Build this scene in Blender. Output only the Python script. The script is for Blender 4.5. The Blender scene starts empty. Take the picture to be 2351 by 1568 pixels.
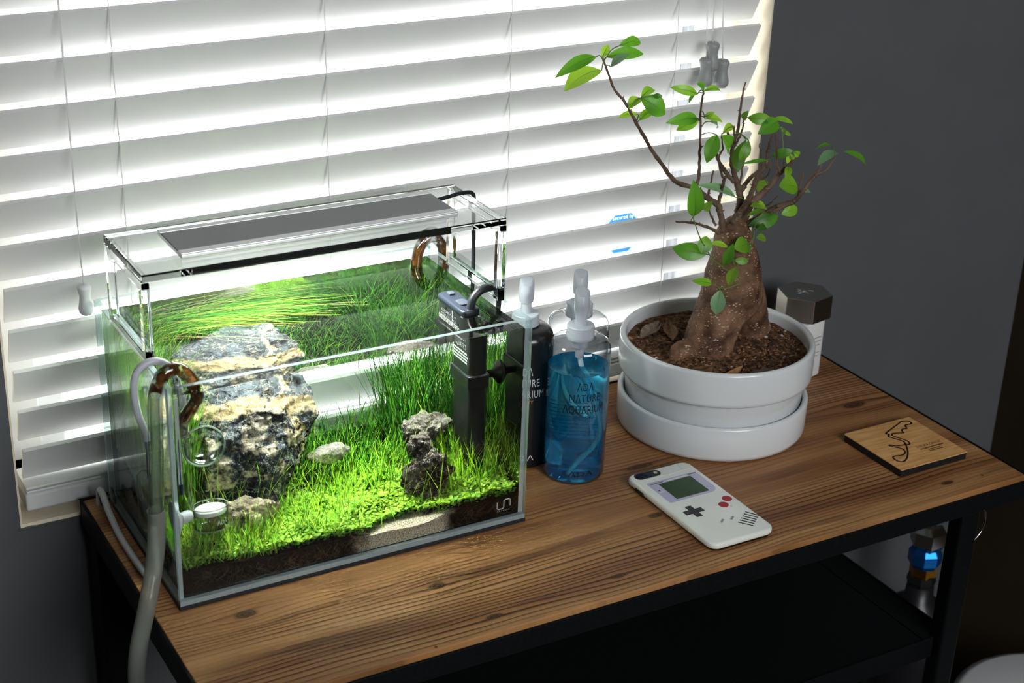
import bpy, bmesh, math, random
from mathutils import Vector, Matrix, noise
from mathutils.bvhtree import BVHTree

# ------------------------------------------------------------------ camera, world, lights, exposure
scene = bpy.context.scene
COL = scene.collection
ZO = 0.74            # height of the aquarium's underside above the floor; objects are built with that level as z = 0

cam_d = bpy.data.cameras.new('camera')
cam = bpy.data.objects.new('camera', cam_d); COL.objects.link(cam)
cam.location = (-0.35689, -1.19026, 0.81470 + ZO)
cam.rotation_euler = (1.150748, -0.032645, -0.513845)
cam_d.sensor_width = 36.0
cam_d.lens = 36.0 * 3631.17 / 2351.0
cam_d.clip_start = 0.02
cam_d.dof.use_dof = True
cam_d.dof.focus_distance = 1.60
cam_d.dof.aperture_fstop = 9.0
scene.camera = cam

world = bpy.data.worlds.new('overcast_sky'); scene.world = world
world.use_nodes = True
bg = world.node_tree.nodes['Background']
bg.inputs['Color'].default_value = (1.0, 1.0, 1.0, 1)
bg.inputs['Strength'].default_value = 7.5

def area(name, loc, rot, sx, sy, power, color=(1, 1, 1), portal=False):
    l = bpy.data.lights.new(name, 'AREA'); l.shape = 'RECTANGLE'
    l.size = sx; l.size_y = sy; l.energy = power; l.color = color
    o = bpy.data.objects.new(name, l); COL.objects.link(o)
    o.location = loc; o.rotation_euler = rot
    if portal: l.cycles.is_portal = True
    return o
# the sky portal fills the window opening (it only guides sampling and emits nothing itself)
area('window_portal', (0.366, 0.40, 0.45 + ZO), (math.radians(-90), 0, 0), 0.95, 1.0, 1, portal=True)
# added soft fill light high behind the camera; no window is built there
area('room_fill_light', (0.45, -2.60, 1.35 + ZO), (math.radians(65), 0, 0), 1.5, 1.3, 61, (0.96, 0.98, 1.0))

scene.view_settings.view_transform = 'Standard'
scene.view_settings.look = 'None'
scene.view_settings.exposure = 0.0
scene.view_settings.gamma = 1.0
scene.view_settings.use_curve_mapping = False
cy = scene.cycles
cy.max_bounces = 16
cy.diffuse_bounces = 3
cy.glossy_bounces = 4
cy.transmission_bounces = 14
cy.transparent_max_bounces = 28
cy.caustics_reflective = False
cy.caustics_refractive = True
cy.sample_clamp_indirect = 50.0
cy.blur_glossy = 0.5
cy.use_denoising = True
cy.use_adaptive_sampling = True
cy.adaptive_threshold = 0.11
cy.adaptive_min_samples = 16

# ------------------------------------------------------------------ helpers
def thing(name, label, cat, loc=(0, 0, 0), group=None):
    o = bpy.data.objects.new(name, None); COL.objects.link(o)
    o.location = loc; o.empty_display_size = 0.02
    o['label'] = label; o['category'] = cat
    if group: o['group'] = group
    return o

def tag(o, label, cat, group=None, kind=None):
    o['label'] = label
    if cat: o['category'] = cat
    if group: o['group'] = group
    if kind: o['kind'] = kind
    return o

def put(name, me, parent=None, label=None):
    """link mesh built in common coordinates; a child keeps them whatever the parent's base point is"""
    o = bpy.data.objects.new(name, me); COL.objects.link(o)
    if parent is not None:
        o.parent = parent
        b = Vector((0, 0, 0)); p = parent
        while p is not None:
            b += p.location; p = p.parent
        o.location = -b
    if label: o['label'] = label
    return o

class MB:
    def __init__(s): s.v = []; s.f = []; s.m = []; s.mi = 0
    def add(s, vs, fs):
        n = len(s.v); s.v += [tuple(v) for v in vs]
        for f in fs: s.f.append(tuple(i + n for i in f)); s.m.append(s.mi)
        return s
    def box(s, x0, x1, y0, y1, z0, z1):
        return s.add([(x0, y0, z0), (x1, y0, z0), (x1, y1, z0), (x0, y1, z0), (x0, y0, z1), (x1, y0, z1), (x1, y1, z1), (x0, y1, z1)],
                     [(0, 3, 2, 1), (4, 5, 6, 7), (0, 1, 5, 4), (1, 2, 6, 5), (2, 3, 7, 6), (3, 0, 4, 7)])
    def lathe(s, c, prof, n=32, axis=None, closed=False):
        """prof = [(r, h)...] around axis through c (default +z)"""
        c = Vector(c)
        if axis is None: a, e1, e2 = Vector((0, 0, 1)), Vector((1, 0, 0)), Vector((0, 1, 0))
        else:
            a = Vector(axis).normalized(); e1 = a.orthogonal().normalized(); e2 = a.cross(e1)
        vs = []; fs = []; rows = []
        for r, h in prof:
            if r < 1e-6: rows.append([len(vs)]); vs.append(c + a * h)
            else:
                row = []
                for k in range(n):
                    t = 2 * math.pi * k / n
                    row.append(len(vs)); vs.append(c + a * h + (e1 * math.cos(t) + e2 * math.sin(t)) * r)
                rows.append(row)
        pairs = list(zip(rows, rows[1:]))
        if closed: pairs.append((rows[-1], rows[0]))
        for A, B in pairs:
            if len(A) == 1 and len(B) == 1: continue
            for k in range(n):
                k2 = (k + 1) % n
                if len(A) == 1: fs.append((A[0], B[k2], B[k]))
                elif len(B) == 1: fs.append((A[k], A[k2], B[0]))
                else: fs.append((A[k], A[k2], B[k2], B[k]))
        return s.add(vs, fs)
    def tube(s, pts, rad, n=10, cap=True):
        pts = [Vector(p) for p in pts]
        if not hasattr(rad, '__len__'): rad = [rad] * len(pts)
        N = len(pts); vs = []; fs = []
        up = None
        for i, p in enumerate(pts):
            d = (pts[min(i + 1, N - 1)] - pts[max(i - 1, 0)])
            if d.length < 1e-9: d = Vector((0, 0, 1))
            d.normalize()
            if up is None: up = d.orthogonal().normalized()
            else:
                up = up - d * up.dot(d)
                if up.length < 1e-6: up = d.orthogonal()
                up.normalize()
            w = d.cross(up)
            for k in range(n):
                t = 2 * math.pi * k / n
                vs.append(p + (up * math.cos(t) + w * math.sin(t)) * rad[i])
        for i in range(N - 1):
            for k in range(n):
                k2 = (k + 1) % n
                fs.append((i * n + k, i * n + k2, (i + 1) * n + k2, (i + 1) * n + k))
        if cap:
            fs.append(tuple(range(n))[::-1]); fs.append(tuple(range((N - 1) * n, N * n)))
        return s.add(vs, fs)
    def ball(s, c, rx, ry=None, rz=None, n=16, m=10):
        ry = rx if ry is None else ry; rz = rx if rz is None else rz
        k = len(s.v); s.lathe((0, 0, 0), [(math.sin(math.pi * i / m), -math.cos(math.pi * i / m)) if 0 < i < m else (0, -1 if i == 0 else 1) for i in range(m + 1)], n)
        for i in range(k, len(s.v)):
            x, y, z = s.v[i]; s.v[i] = (c[0] + x * rx, c[1] + y * ry, c[2] + z * rz)
        return s
    def prism(s, poly, z0, z1):
        n = len(poly)
        vs = [(x, y, z0) for x, y in poly] + [(x, y, z1) for x, y in poly]
        fs = [tuple(range(n))[::-1], tuple(range(n, 2 * n))] + [(i, (i + 1) % n, n + (i + 1) % n, n + i) for i in range(n)]
        return s.add(vs, fs)
    def mesh(s, name, mats, smooth=False, bevel=0, bseg=2, autosmooth=None):
        me = bpy.data.meshes.new(name)
        me.from_pydata(s.v, [], s.f)
        if not isinstance(mats, (list, tuple)): mats = [mats]
        for m in mats: me.materials.append(m)
        if len(mats) > 1: me.polygons.foreach_set('material_index', s.m)
        if bevel:
            bm = bmesh.new(); bm.from_mesh(me)
            bmesh.ops.remove_doubles(bm, verts=bm.verts, dist=1e-6)
            bmesh.ops.recalc_face_normals(bm, faces=bm.faces)
            ed = [e for e in bm.edges if len(e.link_faces) == 2 and e.calc_face_angle(0) > math.radians(30)]
            bmesh.ops.bevel(bm, geom=ed, offset=bevel, segments=bseg, affect='EDGES', profile=0.5)
            bm.to_mesh(me); bm.free()
        if smooth: me.polygons.foreach_set('use_smooth', [True] * len(me.polygons))
        if autosmooth: me.set_sharp_from_angle(angle=math.radians(autosmooth))
        me.update(); return me
    def obj(s, name, mats, parent=None, label=None, **k):
        return put(name, s.mesh(name, mats, **k), parent, label)

def spline(pts, per=8):
    """Catmull-Rom through points (any tuple length)"""
    P = [tuple(p) for p in pts]; out = []
    for i in range(len(P) - 1):
        a, b, c, d = P[max(i - 1, 0)], P[i], P[i + 1], P[min(i + 2, len(P) - 1)]
        for k in range(per):
            t = k / per
            out.append(tuple(0.5 * (2 * q + (-p + r) * t + (2 * p - 5 * q + 4 * r - s) * t * t + (-p + 3 * q - 3 * r + s) * t ** 3)
                             for p, q, r, s in zip(a, b, c, d)))
    out.append(P[-1]); return out

def rrect(x0, x1, y0, y1, r, n=6):
    o = []
    for cx, cyy, a in ((x1 - r, y1 - r, 0), (x0 + r, y1 - r, 90), (x0 + r, y0 + r, 180), (x1 - r, y0 + r, 270)):
        for k in range(n + 1):
            t = math.radians(a + 90 * k / n); o.append((cx + r * math.cos(t), cyy + r * math.sin(t)))
    return o

_font_cache = {}
def text_geo(s, size, xs=1.0, spacing=1.0):
    """flat text in the xy plane, centred on the origin -> verts, faces"""
    cu = bpy.data.curves.new('lettering', 'FONT'); cu.body = s; cu.size = size
    cu.align_x = 'CENTER'; cu.align_y = 'CENTER'; cu.space_character = spacing; cu.resolution_u = 3
    o = bpy.data.objects.new('lettering', cu); COL.objects.link(o)
    dg = bpy.context.evaluated_depsgraph_get()
    me = bpy.data.meshes.new_from_object(o.evaluated_get(dg))
    vs = [(v.co.x * xs, v.co.y) for v in me.vertices]; fs = [tuple(p.vertices) for p in me.polygons]
    bpy.data.objects.remove(o); bpy.data.curves.remove(cu); bpy.data.meshes.remove(me)
    return vs, fs

# ------------------------------------------------------------------ materials
def mat(name, color=(0.8, 0.8, 0.8), rough=0.5, metal=0.0, spec=0.5, coat=0.0, trans=0.0, ior=1.45):
    m = bpy.data.materials.new(name); m.use_nodes = True
    b = m.node_tree.nodes['Principled BSDF']
    b.inputs['Base Color'].default_value = (*color, 1)
    b.inputs['Roughness'].default_value = rough
    b.inputs['Metallic'].default_value = metal
    b.inputs['Specular IOR Level'].default_value = spec
    b.inputs['Coat Weight'].default_value = coat
    b.inputs['Transmission Weight'].default_value = trans
    b.inputs['IOR'].default_value = ior
    return m
def nt(m): return m.node_tree.nodes, m.node_tree.links
def srgb(r, g, b):
    f = lambda c: ((c / 255 + 0.055) / 1.055) ** 2.4 if c > 10 else c / 255 / 12.92
    return (f(r), f(g), f(b))

def noisy(name, c0, c1, scale, rough=0.6, detail=4, bump=0.0, lo=0.35, hi=0.65, spec=0.3, bscale=None, stretch=(1, 1, 1)):
    m = mat(name, c0, rough, spec=spec); N, L = nt(m); b = N['Principled BSDF']
    tc = N.new('ShaderNodeTexCoord'); mp = N.new('ShaderNodeMapping'); mp.inputs['Scale'].default_value = stretch
    L.new(tc.outputs['Object'], mp.inputs['Vector'])
    t = N.new('ShaderNodeTexNoise'); t.inputs['Scale'].default_value = scale; t.inputs['Detail'].default_value = detail
    L.new(mp.outputs['Vector'], t.inputs['Vector'])
    r = N.new('ShaderNodeValToRGB'); r.color_ramp.elements[0].position = lo; r.color_ramp.elements[1].position = hi
    r.color_ramp.elements[0].color = (*c0, 1); r.color_ramp.elements[1].color = (*c1, 1)
    L.new(t.outputs['Fac'], r.inputs['Fac']); L.new(r.outputs['Color'], b.inputs['Base Color'])
    if bump:
        t2 = N.new('ShaderNodeTexNoise'); t2.inputs['Scale'].default_value = bscale or scale * 2; t2.inputs['Detail'].default_value = 4
        L.new(mp.outputs['Vector'], t2.inputs['Vector'])
        bu = N.new('ShaderNodeBump'); bu.inputs['Strength'].default_value = bump; bu.inputs['Distance'].default_value = 0.002
        L.new(t2.outputs['Fac'], bu.inputs['Height']); L.new(bu.outputs['Normal'], b.inputs['Normal'])
    return m

def thin_glass(name, tint=(1, 1, 1), edge=(0.6, 0.7, 0.68), ior=1.5, power=3.0, gloss=1.0):
    """a thin clear wall: straight-through transmission, Fresnel mirror reflection, denser towards its rims"""
    m = bpy.data.materials.new(name); m.use_nodes = True; N, L = nt(m); N.clear()
    out = N.new('ShaderNodeOutputMaterial'); mix = N.new('ShaderNodeMixShader')
    tr = N.new('ShaderNodeBsdfTransparent'); gl = N.new('ShaderNodeBsdfGlossy'); gl.inputs['Roughness'].default_value = 0.0
    lw = N.new('ShaderNodeLayerWeight'); lw.inputs['Blend'].default_value = 0.5
    f5 = N.new('ShaderNodeMath'); f5.operation = 'POWER'; f5.inputs[1].default_value = 5.0; L.new(lw.outputs['Facing'], f5.inputs[0])
    f0 = ((ior - 1) / (ior + 1)) ** 2
    fr = N.new('ShaderNodeMath'); fr.operation = 'MULTIPLY_ADD'; fr.inputs[1].default_value = 1 - f0; fr.inputs[2].default_value = f0; L.new(f5.outputs[0], fr.inputs[0])
    pw = N.new('ShaderNodeMath'); pw.operation = 'POWER'; pw.inputs[1].default_value = power
    cm = N.new('ShaderNodeMix'); cm.data_type = 'RGBA'
    cm.inputs[6].default_value = (*tint, 1); cm.inputs[7].default_value = (*edge, 1)
    L.new(lw.outputs['Facing'], pw.inputs[0]); L.new(pw.outputs[0], cm.inputs[0]); L.new(cm.outputs[2], tr.inputs['Color'])
    ml = N.new('ShaderNodeMath'); ml.operation = 'MULTIPLY'; ml.inputs[1].default_value = gloss
    L.new(fr.outputs[0], ml.inputs[0]); L.new(ml.outputs[0], mix.inputs[0])
    L.new(tr.outputs[0], mix.inputs[1]); L.new(gl.outputs[0], mix.inputs[2]); L.new(mix.outputs[0], out.inputs[0])
    return m

def cloudy(name, color, edge, body, amount):
    """translucent plastic: partly see-through, partly milky"""
    m = thin_glass(name, color, edge, 1.4, 1.5, 0.8); N, L = nt(m)
    out = [n for n in N if n.type == 'OUTPUT_MATERIAL'][0]; src = out.inputs[0].links[0].from_socket
    d = N.new('ShaderNodeBsdfDiffuse'); d.inputs[0].default_value = (*body, 1)
    t = N.new('ShaderNodeBsdfTranslucent'); t.inputs[0].default_value = (*body, 1)
    a = N.new('ShaderNodeMixShader'); a.inputs[0].default_value = 0.4; L.new(d.outputs[0], a.inputs[1]); L.new(t.outputs[0], a.inputs[2])
    b = N.new('ShaderNodeMixShader'); b.inputs[0].default_value = amount; L.new(src, b.inputs[1]); L.new(a.outputs[0], b.inputs[2]); L.new(b.outputs[0], out.inputs[0])
    return m

def refractor(name, color=(1, 1, 1), ior=1.33, rough=0.0):
    m = bpy.data.materials.new(name); m.use_nodes = True; N, L = nt(m); N.clear()
    out = N.new('ShaderNodeOutputMaterial'); g = N.new('ShaderNodeBsdfGlass')
    g.inputs['Color'].default_value = (*color, 1); g.inputs['IOR'].default_value = ior; g.inputs['Roughness'].default_value = rough
    L.new(g.outputs[0], out.inputs[0]); return m

def leafy(name, c, trans, tw=0.45, rough=0.5, gloss=0.06):
    m = bpy.data.materials.new(name); m.use_nodes = True; N, L = nt(m); N.clear()
    out = N.new('ShaderNodeOutputMaterial'); d = N.new('ShaderNodeBsdfDiffuse'); t = N.new('ShaderNodeBsdfTranslucent')
    d.inputs['Color'].default_value = (*c, 1); t.inputs['Color'].default_value = (*trans, 1)
    mx = N.new('ShaderNodeMixShader'); mx.inputs[0].default_value = tw
    L.new(d.outputs[0], mx.inputs[1]); L.new(t.outputs[0], mx.inputs[2])
    if gloss:
        g = N.new('ShaderNodeBsdfGlossy'); g.inputs['Roughness'].default_value = rough
        m2 = N.new('ShaderNodeMixShader'); m2.inputs[0].default_value = gloss
        L.new(mx.outputs[0], m2.inputs[1]); L.new(g.outputs[0], m2.inputs[2]); L.new(m2.outputs[0], out.inputs[0])
    else: L.new(mx.outputs[0], out.inputs[0])
    return m

# ficus skeleton: branches (kind, [(x, y, z, radius)...]), leaves (base, tip, width, roll, shade, arch), trunk lobes
BRANCHES= [(0, [(0.6605, 0.105, 0.2282, 0.00524), (0.6555, 0.1045, 0.2488, 0.00487), (0.6488, 0.1041, 0.2607, 0.00451), (0.6337, 0.1036, 0.2705, 0.00415), (0.6199, 0.1032, 0.2815, 0.00379), (0.5902, 0.1027, 0.2946, 0.00342), (0.5712, 0.1023, 0.3159, 0.00306), (0.5564, 0.1018, 0.3336, 0.00272), (0.535, 0.1014, 0.3644, 0.00237), (0.518, 0.1009, 0.3891, 0.00203), (0.5029, 0.1005, 0.4064, 0.0017), (0.4883, 0.1, 0.4365, 0.00138)]), (0, [(0.619, 0.104, 0.2841, 0.00279), (0.6207, 0.103, 0.2968, 0.00238), (0.618, 0.102, 0.3287, 0.00197), (0.6147, 0.101, 0.3686, 0.00157), (0.6154, 0.1, 0.3899, 0.00117)]), (0, [(0.6775, 0.11, 0.224, 0.0072), (0.6846, 0.1106, 0.2448, 0.0065), (0.6864, 0.1111, 0.2553, 0.00581), (0.6833, 0.1117, 0.2697, 0.00511), (0.678, 0.1122, 0.2811, 0.00441), (0.6708, 0.1128, 0.3032, 0.00371), (0.6699, 0.1133, 0.3212, 0.00303), (0.6755, 0.1139, 0.3362, 0.00236), (0.6774, 0.1144, 0.3685, 0.00168), (0.6806, 0.115, 0.3886, 0.00102)]), (0, [(0.6687, 0.1, 0.2363, 0.0057), (0.682, 0.0983, 0.2545, 0.00498), (0.6892, 0.0967, 0.2703, 0.00426), (0.6933, 0.095, 0.2896, 0.00353), (0.7009, 0.0933, 0.3008, 0.00282), (0.7019, 0.0917, 0.3234, 0.00211), (0.7042, 0.09, 0.3352, 0.0014)]), (0, [(0.691, 0.11, 0.2308, 0.00673), (0.6943, 0.1079, 0.2443, 0.00609), (0.6992, 0.1057, 0.2552, 0.00546), (0.713, 0.1036, 0.267, 0.00485), (0.7194, 0.1014, 0.2755, 0.00423), (0.7268, 0.0993, 0.286, 0.00361), (0.737, 0.0971, 0.2951, 0.003), (0.7404, 0.095, 0.3006, 0.00238)]), (0, [(0.6813, 0.105, 0.2262, 0.00623), (0.6991, 0.1022, 0.2333, 0.0057), (0.7154, 0.0994, 0.2428, 0.00518), (0.736, 0.0967, 0.2496, 0.00465), (0.7453, 0.0939, 0.2524, 0.00412), (0.7513, 0.0911, 0.2602, 0.00358), (0.7571, 0.0883, 0.269, 0.00304), (0.7662, 0.0856, 0.2828, 0.0025), (0.7791, 0.0828, 0.2885, 0.00197), (0.7865, 0.08, 0.3035, 0.00143)]), (0, [(0.6854, 0.11, 0.2688, 0.00381), (0.697, 0.1133, 0.2793, 0.00318), (0.7093, 0.1167, 0.2842, 0.00255), (0.724, 0.12, 0.2911, 0.00192)]), (0, [(0.6508, 0.105, 0.2601, 0.00283), (0.6496, 0.1, 0.2726, 0.00266), (0.6489, 0.095, 0.2912, 0.00248), (0.6462, 0.09, 0.2957, 0.00232)]), (0, [(0.6365, 0.104, 0.2699, 0.00187), (0.6437, 0.112, 0.2804, 0.00153), (0.6527, 0.12, 0.2928, 0.00118)]), (0, [(0.6753, 0.112, 0.2804, 0.00379), (0.6686, 0.118, 0.2892, 0.00315), (0.6615, 0.124, 0.3022, 0.00252), (0.6582, 0.13, 0.3158, 0.00189)]), (0, [(0.6656, 0.12, 0.2836, 0.0019), (0.6556, 0.1167, 0.3072, 0.00156), (0.657, 0.1133, 0.3186, 0.00125), (0.6515, 0.11, 0.3348, 0.00093)]), (0, [(0.6518, 0.1, 0.2279, 0.00284), (0.6331, 0.0933, 0.2395, 0.00234), (0.6061, 0.0867, 0.2511, 0.00185), (0.5788, 0.08, 0.2589, 0.00137)]), (0, [(0.727, 0.098, 0.2864, 0.00238), (0.718, 0.0937, 0.2996, 0.00197), (0.7106, 0.0893, 0.3209, 0.00156), (0.7017, 0.085, 0.3441, 0.00116)]), (0, [(0.6718, 0.113, 0.319, 0.00281), (0.6715, 0.1165, 0.3222, 0.00235), (0.6671, 0.12, 0.3344, 0.00187)]), (0, [(0.6734, 0.113, 0.3209, 0.00188), (0.6667, 0.1065, 0.3319, 0.00151), (0.6583, 0.1, 0.3472, 0.00115)]), (0, [(0.6751, 0.113, 0.3228, 0.00188), (0.6757, 0.1087, 0.3334, 0.00156), (0.6745, 0.1043, 0.3431, 0.00124), (0.6708, 0.1, 0.3519, 0.00092)]), (0, [(0.6836, 0.112, 0.275, 0.0019), (0.6903, 0.118, 0.2895, 0.00167), (0.6973, 0.124, 0.302, 0.00143), (0.7041, 0.13, 0.3102, 0.00119)]), (0, [(0.7206, 0.12, 0.2763, 0.00193), (0.7217, 0.125, 0.2888, 0.00144), (0.72, 0.13, 0.3125, 0.00096)]), (0, [(0.6966, 0.1, 0.2833, 0.00166), (0.7014, 0.0933, 0.2858, 0.00145), (0.7028, 0.0867, 0.2951, 0.00124), (0.6962, 0.08, 0.3117, 0.00102)]), (0, [(0.7531, 0.095, 0.2598, 0.00193), (0.7531, 0.0925, 0.2748, 0.00156), (0.7521, 0.09, 0.2866, 0.00119)]), (0, [(0.7657, 0.085, 0.283, 0.00192), (0.768, 0.0825, 0.29, 0.00155), (0.7688, 0.08, 0.2971, 0.00119)]), (0, [(0.7145, 0.1, 0.2428, 0.00432), (0.7145, 0.0925, 0.2485, 0.00382), (0.7175, 0.085, 0.2554, 0.00333)]), (0, [(0.6509, 0.105, 0.2351, 0.0019), (0.6491, 0.1125, 0.2438, 0.00154), (0.6499, 0.12, 0.2522, 0.00119)]), (0, [(0.7316, 0.1, 0.2938, 0.00167), (0.7272, 0.095, 0.3066, 0.0013), (0.7215, 0.09, 0.3151, 0.00094)]), (0, [(0.7135, 0.1, 0.2506, 0.00144), (0.7126, 0.09, 0.2583, 0.00119), (0.7123, 0.08, 0.2701, 0.00095)]), (1, [(0.6436, 0.068, 0.197, 0.00103), (0.6236, 0.0697, 0.213, 0.00095), (0.6137, 0.0715, 0.2272, 0.00088), (0.6054, 0.0733, 0.241, 0.00081), (0.5968, 0.075, 0.2616, 0.00073)]), (1, [(0.6614, 0.068, 0.1842, 0.00095), (0.6558, 0.0687, 0.1935, 0.00086), (0.6504, 0.0693, 0.2088, 0.00078), (0.6481, 0.07, 0.215, 0.0007)]), (1, [(0.6596, 0.066, 0.1803, 0.00095), (0.6451, 0.0653, 0.1781, 0.00088), (0.6331, 0.0647, 0.1804, 0.00081), (0.6207, 0.064, 0.1876, 0.00075)]), (1, [(0.68, 0.08, 0.2065, 0.00114), (0.6838, 0.08, 0.2231, 0.00095), (0.6842, 0.08, 0.2374, 0.00076)])]
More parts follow.
